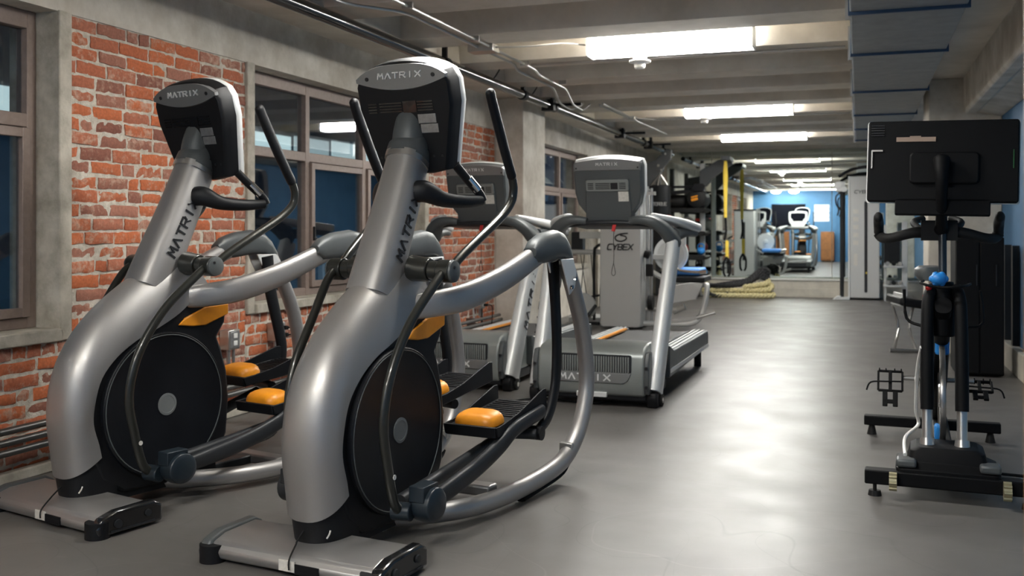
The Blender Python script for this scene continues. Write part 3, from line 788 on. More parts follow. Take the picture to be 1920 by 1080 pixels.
    bm = B(); box(bm, .055, .135, .20, .236, .096, .0985, CM); box(bm, .062, .140, .162, .197, .096, .0985, CM); obj('rating_label', bm, 'label', back, bevel=.002)
    # fixed handlebar with heart-rate grips
    bm = B()
    for s in (-1, 1):
        sweep(bm, [(s * .05, .50, 1.27, .06, .08), (s * .10, .52, 1.275, .055, .085), (s * .15, .58, 1.245, .05, .06), (s * .19, .68, 1.238, .045, .05), (s * .205, .775, 1.245, .042, .042)], sub=6, seg=16, power=2.2)
    sweep(bm, [(-.06, .52, 1.25, .05, .07), (.06, .52, 1.25, .05, .07)], sub=1, seg=14)
    fb = obj('fixed_handlebar', bm, 'black', T, ang=60)
    bm = B()
    for s in (-1, 1): sweep(bm, [(s * .205, .79, 1.245, .04, .04), (s * .20, .775, 1.275, .036, .036), (s * .175, .72, 1.33, .036, .036), (s * .15, .67, 1.385, .036, .036)], sub=6, seg=14)
    obj('pulse_grip_bar', bm, 'black', fb, ang=60)
    bm = B()
    for s in (-1, 1): sweep(bm, [(s * .196, .765, 1.288, .039, .039), (s * .176, .722, 1.332, .039, .039)], sub=1, seg=14)
    obj('pulse_sensor', bm, 'chrome', fb)
    # moving arms: grip, bend, pivot, lower link; they splay outwards towards the grips
    for s in (-1, 1):
        bm = B()
        ph = 0 if s > 0 else .05
        sweep(bm, [(s * .312, .85, 1.335), (s * .308, .868, 1.29), (s * .302, .858, 1.24), (s * .292, .79, 1.18), (s * .275, .64, 1.095), (s * .258, .52, 1.025), (s * .248, .445, .97)], .035, sub=7, seg=16)
        arm = obj('arm_handle', bm, 'gun', T, ang=60)
        bm = B(); sweep(bm, [(s * .318, .645, 1.655, .034, .044), (s * .318, .67, 1.61, .034, .047), (s * .316, .76, 1.465, .035, .047), (s * .313, .842, 1.345, .036, .042)], sub=5, seg=16, power=2.4, rnd=.018); grip = obj('grip', bm, 'black', arm, ang=60)
        bm = B()
        sweep(bm, [(s * .245, .43, .98), (s * .24, .36, .93), (s * .23, .21 + ph, .80), (s * .225, .10 + ph, .64), (s * .222, .058 + ph, .475), (s * .222, .085 + ph, .32), (s * .222, .12 + ph, .20), (s * .222, .16 + ph, .16)], .032, .036, sub=7, seg=16)
        low = obj('lower_link', bm, 'gun', T, ang=60)
        bm = B(); cyl(bm, (s * .239, .098 + ph, .29), (s * .241, .098 + ph, .29), .009, seg=14); obj('warning_sticker', bm, 'sticker', low)
        bm = B(); cyl(bm, (s * .09, .44, .985), (s * .175, .44, .978), .050, .044, 24); cyl(bm, (s * .175, .44, .978), (s * .215, .44, .975), .036, seg=24); cyl(bm, (s * .215, .44, .975), (s * .272, .44, .975), .043, seg=26)
        hub = obj('pivot_housing', bm, 'gun', T, bevel=.004)
        bm = B(); lathe(bm, [(0, s * .272), (.042, s * .272), (.040, s * .280), (.025, s * .285), (0, s * .286)], (0, .44, .975), 'x', 26); obj('pivot_cap', bm, 'grey_plastic', hub, ang=50)
        bm = B(); cyl(bm, (s * .284, .425, .990), (s * .287, .425, .990), .006, seg=10); obj('cap_hole', bm, 'letter_black', hub)
    # upper side rails
    for s in (-1, 1):
        bm = B(); sweep(bm, [(s * .085, .44, .835, .04, .09), (s * .14, .50, .845, .05, .10), (s * .22, .62, .868, .055, .105), (s * .29, .80, .93, .058, .10), (s * .33, 1.0, 1.01, .058, .09), (s * .335, 1.15, 1.05, .055, .07)], sub=6, seg=18, power=2.7)
        rail = obj('upper_rail', bm, 'silver', T, ang=50)
        bm = B(); xx = s * .335
        rings = []
        for yy, z0, z1, hw in ((.965, 1.015, 1.055, .030), (1.0, .985, 1.088, .036), (1.08, .985, 1.115, .038), (1.20, 1.0, 1.128, .038), (1.27, 1.0, 1.115, .036), (1.32, .99, 1.075, .034), (1.36, .96, 1.02, .030), (1.375, .94, .985, .026)):
            ring = []
            for k in range(16):
                a = 2 * PI * k / 16; ca, sa = math.cos(a), math.sin(a)
                ring.append(Vector((xx + math.copysign(abs(ca) ** .7, ca) * hw, yy, (z0 + z1) / 2 + math.copysign(abs(sa) ** .7, sa) * (z1 - z0) / 2)))
            rings.append(ring)
        loft(bm, rings); obj('rail_cap', bm, 'grey_plastic', rail, ang=50)
        bm = B(); prism(bm, [(1.21, 1.0), (1.34, 1.0), (1.375, .94), (1.36, .87), (1.30, .84)], 'x', xx + .030, xx + .038); prism(bm, [(1.21, 1.0), (1.34, 1.0), (1.375, .94), (1.36, .87), (1.30, .84)], 'x', xx - .038, xx - .030)
        obj('bracket_plate', bm, 'silver_light', rail, bevel=.003)
        bm = B()
        for yy, zz in ((1.305, .875), (1.345, .91)):
            for q in (-1, 1): cyl(bm, (xx + q * .038, yy, zz), (xx + q * .050, yy, zz), .012, .010, 8)
        obj('bolt', bm, 'chrome', rail)
        # rear post and floor tube
        bm = B(); sweep(bm, [(s * .05, .34, .07), (s * .13, .42, .066), (s * .235, .58, .062), (s * .29, .80, .060), (s * .31, 1.10, .066), (s * .325, 1.33, .10), (s * .338, 1.47, .20), (s * .345, 1.545, .34), (s * .345, 1.56, .48), (s * .342, 1.51, .68), (s * .338, 1.43, .84), (s * .335, 1.335, .99)], .074, sub=7, seg=20)
        tb = obj('frame_tube', bm, 'silver', T, ang=60)
        bm = B(); sweep(bm, [(s * .30, .95, .014), (s * .315, 1.28, .038), (s * .322, 1.36, .075)], .05, .02, sub=4, seg=10); obj('rubber_foot', bm, 'rubber', tb)
        bm = B(); box(bm, s * .325 - .032, s * .325 + .032, 1.36, 1.385, .10, .17); cyl(bm, (s * .33 - .036, 1.40, .14), (s * .33 + .036, 1.40, .14), .008); obj('joint_clamp', bm, 'steel', tb, bevel=.004)
        # hanging link
        bm = B(); zz = 0 if s > 0 else .10; uu = 0 if s > 0 else .14
        sweep(bm, [(s * .30, 1.275, .99, .04, .08), (s * .30, 1.305, .80, .035, .07), (s * .30, 1.32 + uu * .3, .60, .034, .066), (s * .30, 1.30 + uu * .6, .43 + zz * .6, .034, .062), (s * .30, 1.22 + uu, .31 + zz, .034, .055), (s * .30, 1.10 + uu, .262 + zz, .03, .042)], sub=6, seg=16, power=2.6)
        cyl(bm, (s * .27, 1.10 + uu, .262 + zz), (s * .33, 1.10 + uu, .262 + zz), .03, seg=18)
        obj('suspension_link', bm, 'black', T, ang=50)
        # pedal arm
        bm = B()
        z1_ = .0 if s > 0 else .08; u1 = .0 if s > 0 else .14
        sweep(bm, [(s * .28, .22, .165, .034, .055), (s * .28, .40, .185, .042, .068), (s * .275, .62, .215 + z1_ * .3, .042, .07), (s * .285, .78 + u1 * .5, .262 + z1_ * .6, .042, .068), (s * .30, .90 + u1, .315 + z1_, .040, .06), (s * .30, 1.16 + u1, .345 + z1_, .040, .058)], sub=6, seg=16, power=2.7, rnd=.01)
        pa = obj('pedal_arm', bm, 'dark_grey', T, ang=50)
        bm = B(); sweep(bm, [(s * .17, .24, .165, .05, .05), (s * .17, .60, .20, .045, .05), (s * .17, .95 + u1, .24 + z1_, .04, .05)], sub=4, seg=14, power=2.4); cyl(bm, (s * .12, 1.0 + u1, .265 + z1_), (s * .32, 1.06 + u1, .265 + z1_), .022); obj('roller_bar', bm, 'dark_grey', pa, ang=50)
        bm = B(); rr = []
        for xx_, r0 in ((s * .238, .034), (s * .245, .046), (s * .29, .052), (s * .325, .050), (s * .335, .036)):
            rr.append([Vector((xx_, .235 + r0 * math.cos(a_) * 1.3, .17 + r0 * math.sin(a_) * (1.25 if math.sin(a_) > 0 else 1.15))) for a_ in [2 * PI * k / 24 for k in range(24)]])
        loft(bm, rr); cyl(bm, (s * .19, .165, .155), (s * .26, .175, .155), .032); box(bm, s * .25, s * .31, .17, .27, .19, .245)
        rh = obj('roller_housing', bm, 'blue_grey' if s > 0 else 'dark_grey', T, bevel=.004, ang=40)
        # pedal tray and toe pad
        bm = B(); a0 = .80 + u1; zt = .335 + z1_
        x_in, x_out = s * .055, s * .285
        Mt = Matrix.Translation((0, a0, zt)) @ Matrix.Rotation(R(5), 4, 'X')
        xa, xb = min(x_in, x_out), max(x_in, x_out)
        box(bm, xa, xb, -.04, .42, -.035, .0, Mt)
        prism(bm, [(-.04, -.03), (-.05, .012), (.02, .012), (.15, .022), (.40, .065), (.43, .06), (.43, -.03)], 'x', xa - .008, xa, Mt); prism(bm, [(-.04, -.03), (-.05, .012), (.02, .012), (.15, .022), (.40, .065), (.43, .06), (.43, -.03)], 'x', xb, xb + .008, Mt)
        box(bm, xa, xb, -.05, -.035, -.03, .012, Mt)
        for k in range(9): box(bm, xa + .02, xb - .02, .16 + k * .028, .172 + k * .028, .0, .005, Mt)
        pd = obj('pedal', bm, 'black', T, bevel=.003)
        bm = B(); ring = []
        base = rrect(xa + .018, xb - .018, -.035, .105, .05, 6)
        cx, cy = (xa + xb) / 2, .04
        loft(bm, [[Mt @ Vector((cx + (x - cx) * f, cy + (y - cy) * f, z)) for x, y in base] for f, z in ((1, .004), (.99, .018), (.93, .032), (.82, .043), (.66, .050), (.4, .053))]); obj('toe_pad', bm, 'orange', pd, ang=40)
    bm = B(); box(bm, -.20, .20, .86, .94, .03, .075); obj('cross_bar', bm, 'silver', T, bevel=.01)
    bm = B(); box(bm, -.03, .03, .40, .90, .03, .07); obj('spine_bar', bm, 'dark_grey', T, bevel=.006)
    bm = B(); sweep(bm, [(.0, -.08, .13), (.0, -.12, .10), (.005, -.13, .096), (.015, -.178, .06), (.02, -.185, .03)], .006, sub=5, seg=8); obj('power_cord', bm, 'rubber', T)
    return T
EL = make_elliptical((-1.735, 2.95, 0), -7, 'silver elliptical trainer on the aisle side, standing in front of the two treadmills')
copy_tree(EL, (-2.92, 3.13, 0), -13, 'silver elliptical trainer close to the brick wall, between the first window and the other elliptical')

# ================================================================== TREADMILL
def make_treadmill(loc, rz, label):
    T = thing('treadmill', label, 'treadmill', loc, rz, 'treadmills beside the brick wall')
    prof = [(-.01, .07), (-.035, .13), (-.032, .26), (-.015, .34), (.035, .378), (.15, .398), (.32, .392), (.50, .355), (.60, .30), (.60, .07)]
    bm = B(); prism(bm, prof, 'x', -.355, .355); mc = obj('motor_cover', bm, 'tread_grey', T, bevel=.022, bseg=4)
    bm = B(); prism(bm, rrect(-.25, .27, .225, .335, .01), 'y', -.040, -.026); obj('vent_recess', bm, 'dark_grey', mc)
    bm = B()
    for k in range(32):
        x = -.242 + k * .0158; box(bm, x, x + .0095, -.048, -.034, .222, .325)
    obj('vent_slats', bm, 'tread_grey', mc, bevel=.003)
    bm = B(); prism(bm, [(-.26, .155), (.22, .155), (.25, .175), (.27, .222), (-.26, .222)], 'y', -.043, -.03); obj('name_panel', bm, 'console_top', mc, bevel=.004)
    bm = B(); text(bm, 'MATRIX', frame_m((-.03, -.046, .19), (1, 0, 0), (0, 0, 1)), .036, .040, .018, .0085, .005); obj('lettering', bm, 'letter_white', mc)
    bm = B(); box(bm, -.36, .36, .0, .62, .04, .11); obj('under_skirt', bm, 'black', T, bevel=.012)
    bm = B(); box(bm, -.09, .11, -.032, -.012, .062, .095); obj('latch_plate', bm, 'silver_light', T, bevel=.004)
    for s in (-1, 1):
        bm = B(); prism(bm, [(-.025, .09), (-.045, .16), (-.036, .30), (-.005, .355), (.06, .355), (.06, .09)], 'x', s * .35, s * .385); fp = obj('side_fin', bm, 'grey_plastic', T, bevel=.010)
        bm = B()
        for z in (.14, .26): cyl(bm, (s * .368, -.052, z), (s * .368, -.02, z), .010, seg=12)
        obj('bolt', bm, 'letter_black', fp)
        # upright, leaning towards the user
        bm = B()
        sweep(bm, [(s * .385, .10, .085, .10, .20), (s * .39, .15, .20, .10, .195), (s * .405, .34, .60, .092, .18), (s * .425, .54, 1.03, .085, .17)], sub=3, seg=20, power=3.2, up=(0, -1, 0))
        up = obj('upright', bm, 'silver_light', T, ang=45)
        bm = B(); d = Vector((0, .205, .42)).normalized(); yd = Vector((s, 0, 0)).cross(d if s > 0 else -d)
        text(bm, 'MATRIX', frame_m((s * .455, .345, .63), d if s > 0 else -d, yd), .05, .052, .030, .010, .006)
        obj('lettering', bm, 'letter_black', up)
        bm = B(); prism(bm, [(.02, .0), (.0, .06), (.01, .10), (.20, .10), (.22, .05), (.16, .0)], 'x', s * .355, s * .425); obj('foot_boot', bm, 'black', T, bevel=.012)
        bm = B(); cyl(bm, (s * .38, .12, .04), (s * .44, .12, .04), .04, seg=22); wheel = obj('transport_wheel', bm, 'rubber', T, bevel=.005)
        bm = B(); cyl(bm, (s * .44, .12, .04), (s * .443, .12, .04), .018, seg=8); obj('wheel_hub', bm, 'steel', wheel)
        # deck side rails
        bm = B(); prism(bm, [(.55, .12), (.55, .34), (.72, .290), (2.17, .285), (2.20, .25), (2.20, .15)], 'x', s * .27, s * .40); sr = obj('side_rail', bm, 'grey_plastic', T, bevel=.008)
        bm = B()
        for k in range(3): x = s * (.295 + k * .036); box(bm, x - .008, x + .008, .74, 2.16, .286, .294)
        obj('rail_strip', bm, 'silver_light', sr)
        bm = B(); box(bm, s * .40, s * .404, .56, 2.19, .15, .178); obj('rail_trim', bm, 'silver_light', sr)
        bm = B(); box(bm, s * .262 - .016, s * .262 + .016, .58, 2.0, .285, .297); obj('edge_line', bm, 'orange' if s < 0 else 'dark_grey', sr)
        bm = B(); cyl(bm, (s * .33, 2.08, .0), (s * .33, 2.08, .13), .03, seg=16); obj('rear_foot', bm, 'rubber', T)
        # handlebar arm
        bm = B()
        sweep(bm, [(s * .15, .42, 1.185, .05, .05), (s * .22, .42, 1.195, .06, .085), (s * .30, .44, 1.183, .08, .125), (s * .365, .48, 1.14, .09, .155), (s * .405, .53, 1.085, .10, .165), (s * .425, .57, 1.045, .10, .16)], sub=6, seg=18, power=2.8, up=(0, -1, 0))
        arm = obj('support_arm', bm, 'grey_plastic', T, ang=50)
        bm = B()
        sweep(bm, [(s * .30, .48, 1.225, .07, .03), (s * .37, .56, 1.20, .11, .05), (s * .43, .68, 1.175, .125, .065), (s * .465, .82, 1.155, .12, .07), (s * .49, .99, 1.14, .11, .065)], sub=6, seg=18, power=3, rnd=.012)
        obj('handrail', bm, 'silver_light', arm, ang=50)
        bm = B(); sweep(bm, [(s * .42, .58, 1.09, .09, .09), (s * .455, .80, 1.108, .09, .06), (s * .485, .96, 1.10, .08, .05)], sub=4, seg=14, power=3); obj('handrail_underside', bm, 'grey_plastic', arm, ang=50)
    bm = B(); box(bm, -.27, .27, .5, 2.12, .245, .27); cyl(bm, (-.27, 2.12, .205), (.27, 2.12, .205), .045, seg=20); box(bm, -.27, .27, .55, 2.12, .14, .2)
    obj('running_belt', bm, 'belt', T)
    bm = B(); box(bm, -.40, .40, 2.13, 2.20, .14, .265); obj('rear_cover', bm, 'dark_grey', T, bevel=.015)
    # lower cross piece under the console
    bm = B(); sweep(bm, [(-.30, .47, 1.155, .05, .03), (-.15, .43, 1.172, .06, .035), (0, .42, 1.176, .06, .035), (.15, .43, 1.172, .06, .035), (.30, .47, 1.155, .05, .03)], sub=5, seg=16, power=2.5); obj('cross_bar', bm, 'dark_grey', T, ang=50)
    bm = B(); prism(bm, [(.46, 1.19), (.50, 1.215), (.86, 1.16), (.86, 1.13), (.5, 1.15)], 'x', -.28, .28); obj('accessory_tray', bm, 'dark_grey', T, bevel=.01)
    # console
    lean = R(12)
    upd = Vector((0, -math.sin(lean), math.cos(lean))); CM = frame_m((0, .56, 1.18), (1, 0, 0), upd)
    ol = []
    def half():
        p = [(.165, -.01), (.172, .07), (.225, .14), (.245, .22), (.250, .40), (.235, .44)]
        for k in range(1, 8): x = .235 * (1 - k / 7); p.append((x, .44 + .026 * (1 - (x / .235) ** 2)))
        return p
    h_ = half(); ol = h_ + [(-x, y) for x, y in reversed(h_[:-1])]
    bm = B(); loft(bm, [[CM @ Vector((x * 1.01, y, -.02)) for x, y in ol], [CM @ Vector((x * 1.015, y + .004, .0)) for x, y in ol], [CM @ Vector((x, y, .035)) for x, y in ol]])
    rim = obj('console_rim', bm, 'silver_light', T, ang=40)
    bm = B(); loft(bm, [[CM @ Vector((x * .8, .29 + (y - .22) * .5, -.02)) for x, y in ol], [CM @ Vector((x * .79, .29 + (y - .22) * .49, -.025)) for x, y in ol]]); obj('screen', bm, 'screen', rim)  # screen kept small so the pale rim imitates a bright, lit screen
    bm = B(); loft(bm, [[CM @ Vector((x * f, .22 + (y - .22) * f2, z)) for x, y in ol] for f, f2, z in ((.99, 1, .034), (.985, .99, .06), (.95, .96, .082), (.90, .92, .09))]); back = obj('console_back', bm, 'grey_plastic', T, ang=28)
    bm = B(); ring = [(-.236, .375), (-.238, .425)] + [((2 * k / 10 - 1) * .225, .44 + .022 * (1 - (2 * k / 10 - 1) ** 2)) for k in range(11)] + [(.238, .425), (.236, .375)]
    loft(bm, [[CM @ Vector((x, y, .05)) for x, y in ring], [CM @ Vector((x * .985, y - .003, .088)) for x, y in ring], [CM @ Vector((x * .95, .41 + (y - .41) * .85, .096)) for x, y in ring]]); obj('console_brow', bm, 'console_top', back, ang=35)
    bm = B(); text(bm, 'MATRIX', CM @ Matrix.Translation((0, .421, .098)), .018, .018, .008, .0035, .005); obj('lettering', bm, 'letter_white', back)
    bm = B(); prism(bm, [(-.165, .0), (.165, .0), (.15, .32), (-.15, .32)], 'z', .085, .104, CM); obj('centre_panel', bm, 'grey_plastic', back, bevel=.006)
    bm = B(); prism(bm, rrect(-.15, .15, .235, .315, .015), 'z', .10, .112, CM); obj('vent_frame', bm, 'tread_grey', back, bevel=.004)
    bm = B()
    for r_ in range(4):
        for xa, xb in ((-.135, -.095), (-.08, .02), (.085, .13)): box(bm, xa, xb, .252 + r_ * .012, .258 + r_ * .012, .111, .1135, CM)
    box(bm, .025, .075, .25, .295, .111, .1135, CM); obj('vent', bm, 'letter_black', back)
    bm = B(); box(bm, .075, .145, .165, .232, .103, .107, CM); obj('rating_label', bm, 'sticker', back)
    bm = B(); box(bm, -.03, .03, .015, .035, .103, .107, CM); obj('serial_label', bm, 'sticker', back)
    bm = B(); 
    for x in (-.215, .215): cyl(bm, CM @ Vector((x, .395, .09)), CM @ Vector((x, .395, .0985)), .006, seg=10)
    obj('screw_hole', bm, 'letter_black', back)
    # safety key on its cord
    bm = B(); box(bm, -.012, .012, -.008, .008, -.05, .0, Matrix.Translation((.05, .41, 1.165)) @ Matrix.Rotation(R(12), 4, 'Y')); key = obj('safety_key', bm, 'red', T, bevel=.003)
    bm = B(); sweep(bm, [(.045, .41, 1.12), (.042, .41, 1.05), (.046, .405, .96), (.044, .405, .90)], .004, sub=4, seg=6); sweep(bm, [(.044, .405, .90), (.034, .405, .86), (.030, .405, .83), (.042, .405, .815), (.056, .405, .83), (.052, .405, .86), (.044, .405, .90)], .004, sub=4, seg=6); obj('cord', bm, 'rubber', key)
    return T
TM = make_treadmill((-1.625, 6.14, 0), -.8, 'grey treadmill with silver uprights nearest the aisle, in front of the grey weight tower')
for ch in list(TM.children):
    if ch.name.startswith('upright'):
        for g in list(ch.children):
            if g.name.startswith('lettering') and sum(v.co.x for v in g.data.vertices) > 0: plain_side = g
copy_tree(TM, (-2.71, 6.45, 0), -.8, 'grey treadmill with silver uprights nearest the brick wall, behind the elliptical')
bpy.data.objects.remove(plain_side)          # the aisle treadmill's outer upright is plain
# power cord loop on the floor
bm = B(); sweep(bm, [(-.0, .0, .008), (-.10, -.05, .007), (-.16, .02, .007), (-.10, .16, .007), (.06, .22, .007), (.25, .16, .007), (.40, .2, .007), (.5, .38, .007)], .011, sub=7, seg=8)
o = obj('power_cord', bm, 'rubber'); o.location = (-1.98, 6.03, 0); tag(o, 'thin black cord looped on the floor at the front corner of the aisle treadmill', 'cord')

# ================================================================== SPIN BIKE with screen
T = thing('exercise_bike', 'black indoor cycling bike with pedals and flywheel at the right edge', 'exercise bike', (.345, 4.46, 0), -2.5)
bm = B(); box(bm, -.325, .345, -.03, .04, .052, .112); fbar = obj('front_stabiliser', bm, 'shaded_black', T, bevel=.006)
for x in (-.285, .30):
    bm = B(); cyl(bm, (x, .0, .0), (x, .0, .022), .028, .024, 16); cyl(bm, (x, 0, .02), (x, 0, .055), .008); obj('levelling_foot', bm, 'rubber', fbar)
for x in (-.215, .215):
    bm = B(); cyl(bm, (x - .012, -.045, .075), (x + .018, -.045, .075), .034, seg=18)
    for k in range(8): a = 2 * PI * k / 8; cyl(bm, (x - .012, -.045 + .034 * math.cos(a), .075 + .034 * math.sin(a)), (x + .018, -.045 + .034 * math.cos(a), .075 + .034 * math.sin(a)), .006, seg=8)
    obj('transport_wheel', bm, mat('brass_wheel', (.42, .38, .24), .35, .7) if x < 0 else bpy.data.materials['brass_wheel'], T)
bm = B(); box(bm, -.38, .30, 1.30, 1.36, .052, .105); rb = obj('rear_stabiliser', bm, 'shaded_black', T, bevel=.006)
for x in (-.34, .25):
    bm = B(); cyl(bm, (x, 1.33, 0), (x, 1.33, .05), .026, .015, 16); obj('levelling_foot', bm, 'rubber', rb)
bm = B()
rings = [[Vector((x, y, z)) for x, y in rrect(-hx - .0, hx, y0, y1, .03)] for hx, y0, y1, z in ((.205, -.02, .30, .09), (.20, -.02, .30, .125), (.155, .02, .26, .15), (.145, .03, .25, .195), (.12, .04, .24, .21))]
loft(bm, rings); obj('front_base', bm, 'shaded_black', T, bevel=.004)
bm = B(); box(bm, -.04, .04, .2, 1.32, .075, .125); obj('base_beam', bm, 'shaded_black', T, bevel=.008)
bm = B(); box(bm, -.20, -.12, -.02, .06, .13, .165); box(bm, .12, .20, -.02, .06, .13, .165); obj('base_bracket', bm, 'grey_plastic', T, bevel=.01)
for x in (-.077, .060):
    bm = B(); cyl(bm, (x, .12, .17), (x, .13, .235), .036, .028, 20); cyl(bm, (x, .12, .2), (x, .15, .38), .021); fk = obj('fork_leg', bm, 'steel', T)
    bm = B(); sweep(bm, [(x, .14, .355, .055, .075), (x, .17, .55, .055, .08), (x * .95, .22, .80, .052, .08), (x * .7, .27, .87, .05, .06)], sub=4, seg=16, power=2.6, up=(0, -1, 0)); obj('fork_sleeve', bm, 'shaded_black', fk, ang=50)
bm = B(); lathe(bm, [(0, -.012), (.05, -.014), (.055, -.006), (.20, -.006), (.205, -.012), (.228, -.012), (.230, -.006), (.230, .006), (.228, .012), (.205, .012), (.20, .006), (.055, .006), (.05, .014), (0, .012)], (-.012, .42, .375), 'x', 48)
fw = obj('flywheel', bm, 'steel', T, ang=30)
bm = B(); box(bm, -.04, .02, .40, .46, .56, .66); box(bm, -.045, -.02, .30, .36, .19, .26); obj('brake_pad', bm, 'blue', fw, bevel=.01)
bm = B(); sweep(bm, [(-.012, .20, .80, .07, .08), (-.012, .55, .55, .07, .09), (-.012, .80, .38, .07, .09), (-.012, 1.30, .12, .06, .07)], sub=4, seg=14, power=2.6); sweep(bm, [(-.012, .70, .42, .05, .07), (-.012, .95, .72, .05, .06), (-.012, 1.02, .82, .05, .05)], sub=3, seg=14); obj('main_frame', bm, 'shaded_black', T, ang=50)
bm = B(); cyl(bm, (-.012, .27, .66), (-.012, .27, .90), .052, .045, 24); sp = obj('head_tube', bm, 'shaded_black', T, bevel=.006)
bm = B(); cyl(bm, (-.012, .27, .90), (-.012, .30, 1.12), .017, seg=18); obj('handlebar_post', bm, 'blue_grey', sp)
bm = B(); ball(bm, (0, 0, 0), .034, 1.05, .9, .85)
for k in range(6): a = 2 * PI * k / 6; ball(bm, (.024 * math.cos(a), .0, .018 * math.sin(a)), .016, 1, 1.1, 1)
o = obj('resistance_knob', bm, 'blue', T); o.location = (-.03, .19, .915)
bm = B(); sweep(bm, [(-.09, .3, .90), (-.10, .18, .895), (-.03, .16, .88), (.06, .17, .885), (.10, .3, .89)], .012, sub=5, seg=8); sweep(bm, [(-.17, .32, .86), (-.16, .32, .73), (-.10, .3, .70)], .014, sub=4, seg=8); sweep(bm, [(.14, .32, .86), (.15, .32, .72), (.09, .3, .70)], .012, sub=4, seg=8); obj('bottle_cage', bm, 'shaded_black', T)
bm = B(); cyl(bm, (-.085, .25, .83), (-.065, .24, .87), .012); ball(bm, (-.07, .22, .875), .014); obj('release_lever', bm, 'red', T)
# handlebars
bm = B()
for s in (-1, 1):
    sweep(bm, [(s * .02 - .03, .36, 1.115, .06, .06), (s * .10 - .03, .34, 1.115, .045, .05), (s * .20 - .03, .36, 1.09, .04, .045), (s * .245 - .03, .42, 1.10, .04, .05), (s * .25 - .03, .40, 1.16, .045, .055), (s * .25 - .03, .33, 1.185, .04, .05)], sub=6, seg=14, rnd=.02)
    sweep(bm, [(s * .06 - .03, .36, 1.12, .03, .03), (s * .10 - .03, .45, 1.16, .032, .032), (s * .06 - .03, .52, 1.18, .032, .032)], sub=5, seg=12)
box(bm, -.10, .05, .30, .42, 1.08, 1.17); hb = obj('handlebar', bm, 'rubber', T, ang=60)
# crank and pedals
def pedal(x, y, z, s, flip):
    bm = B(); Mx = Matrix.Translation((x, y, z)) @ Matrix.Rotation(R(flip), 4, 'X')
    for a, b, c, d in ((-.055, .055, .045, .055), (-.055, .055, -.055, -.045), (-.06, -.05, -.05, .05), (.05, .06, -.05, .05), (-.008, .008, -.05, .05)): box(bm, a, b, c, d, -.008, .008, Mx)
    for a in (-.05, -.02, .02, .05): box(bm, a - .003, a + .003, .05, .062, -.016, .016, Mx)
    box(bm, -.035, -.012, -.13, -.05, -.006, .006, Mx); box(bm, .012, .035, -.13, -.05, -.006, .006, Mx); box(bm, -.03, .03, -.115, -.095, -.006, .006, Mx)
    o = obj('pedal', bm, 'shaded_black', T, bevel=.003)
    bm = B(); sweep(bm, [(x - s * .06, y, z), (x + s * .02, y - .02, z + .0), (x + s * .09, y, z - .01), (x + s * .11, y, z - .05)], .008, sub=4, seg=8); obj('toe_strap', bm, 'shaded_black', o)
pedal(-.235, .72, .385, -1, 62); pedal(.17, .86, .36, 1, 20)
bm = B(); cyl(bm, (-.18, .75, .40), (.14, .75, .40), .012); box(bm, -.125, -.105, .60, .77, .385, .41); box(bm, .095, .115, .73, .90, .375, .40); obj('crank', bm, 'steel', T, bevel=.003)
bm = B(); box(bm, -.10, -.06, .50, .86, .28, .50); obj('chain_guard', bm, 'shaded_black', T, bevel=.03)
# saddle
bm = B(); rings = [[Vector((-.05 + x * f, 1.05 + y, z)) for x, y in rrect(-.075, .075, -.13, .13, .06)] for f, z in ((.7, .87), (1, .895), (1, .925), (.7, .94))]
loft(bm, rings); obj('saddle', bm, 'grey_plastic', T, ang=60)
bm = B(); cyl(bm, (-.03, 1.03, .55), (-.04, 1.04, .88), .018); obj('saddle_post', bm, 'steel', T)
bm = B(); sweep(bm, [(-.10, .16, .62), (-.115, .30, .50), (-.12, .45, .3), (-.11, .5, .22), (-.165, .28, .2), (-.165, .08, .165)], .016, sub=6, seg=8); obj('cable_cover', bm, 'white', T)

# the screen is clamped to the handlebar stem
t = thing('monitor', 'large black flat screen seen from behind on a post above the bike', 'monitor', (.345, 4.46, 0), -3.5)
SM = Matrix.Translation((-.022, .20, 1.425)) @ Matrix.Rotation(R(1.2), 4, 'Y') @ Matrix.Rotation(R(-6), 4, 'X')
bm = B(); prism(bm, rrect(-.302, .302, -.178, .182, .012), 'y', 0, .03, SM); mb = obj('screen_housing', bm, 'shaded_black', t, bevel=.006)
bm = B(); prism(bm, rrect(-.307, .307, -.181, .185, .012), 'y', .028, .036, SM); obj('bezel', bm, 'white', mb)
bm = B(); box(bm, -.29, .29, .0355, .038, -.168, .172, SM); obj('screen', bm, 'screen', mb)
bm = B(); prism(bm, rrect(-.13, .15, -.10, .04, .02), 'y', -.015, .0, SM); obj('rear_cover', bm, 'shaded_black', mb, bevel=.008)
bm = B(); box(bm, -.185, .195, .0, .04, -.235, -.16, SM); obj('lower_housing', bm, 'shaded_black', mb, bevel=.005)
bm = B(); box(bm, -.185, -.025, -.004, .0, .088, .108, SM); box(bm, -.13, -.085, -.004, .0, .106, .113, SM); obj('rear_sticker', bm, mat('tan_label', (.30, .22, .17), .6), mb)
bm = B()
for k in range(5): box(bm, -.29, -.235, -.004, .0, .115 + k * .011, .119 + k * .011, SM)
obj('vent', bm, 'dark_grey', mb)
bm = B(); box(bm, .278, .282, -.003, .0, -.03, .05, SM); obj('status_light', bm, mat('green_strip', (.01, .09, .02), .5), mb)
bm = B(); box(bm, -.285, -.24, -.006, .0, .045, .052, SM); box(bm, -.288, -.282, -.006, 0, -.03, .05, SM); obj('side_clip', bm, 'steel', mb)
bm = B(); sweep(bm, [(-.022, .155, 1.43, .07, .07), (-.022, .13, 1.36, .055, .055), (-.022, .16, 1.25, .045, .045), (-.022, .25, 1.16, .05, .05), (-.022, .30, 1.13, .06, .06)], sub=5, seg=16, up=(0, -1, 0), rnd=.02); obj('mounting_post', bm, 'shaded_black', t, ang=60)
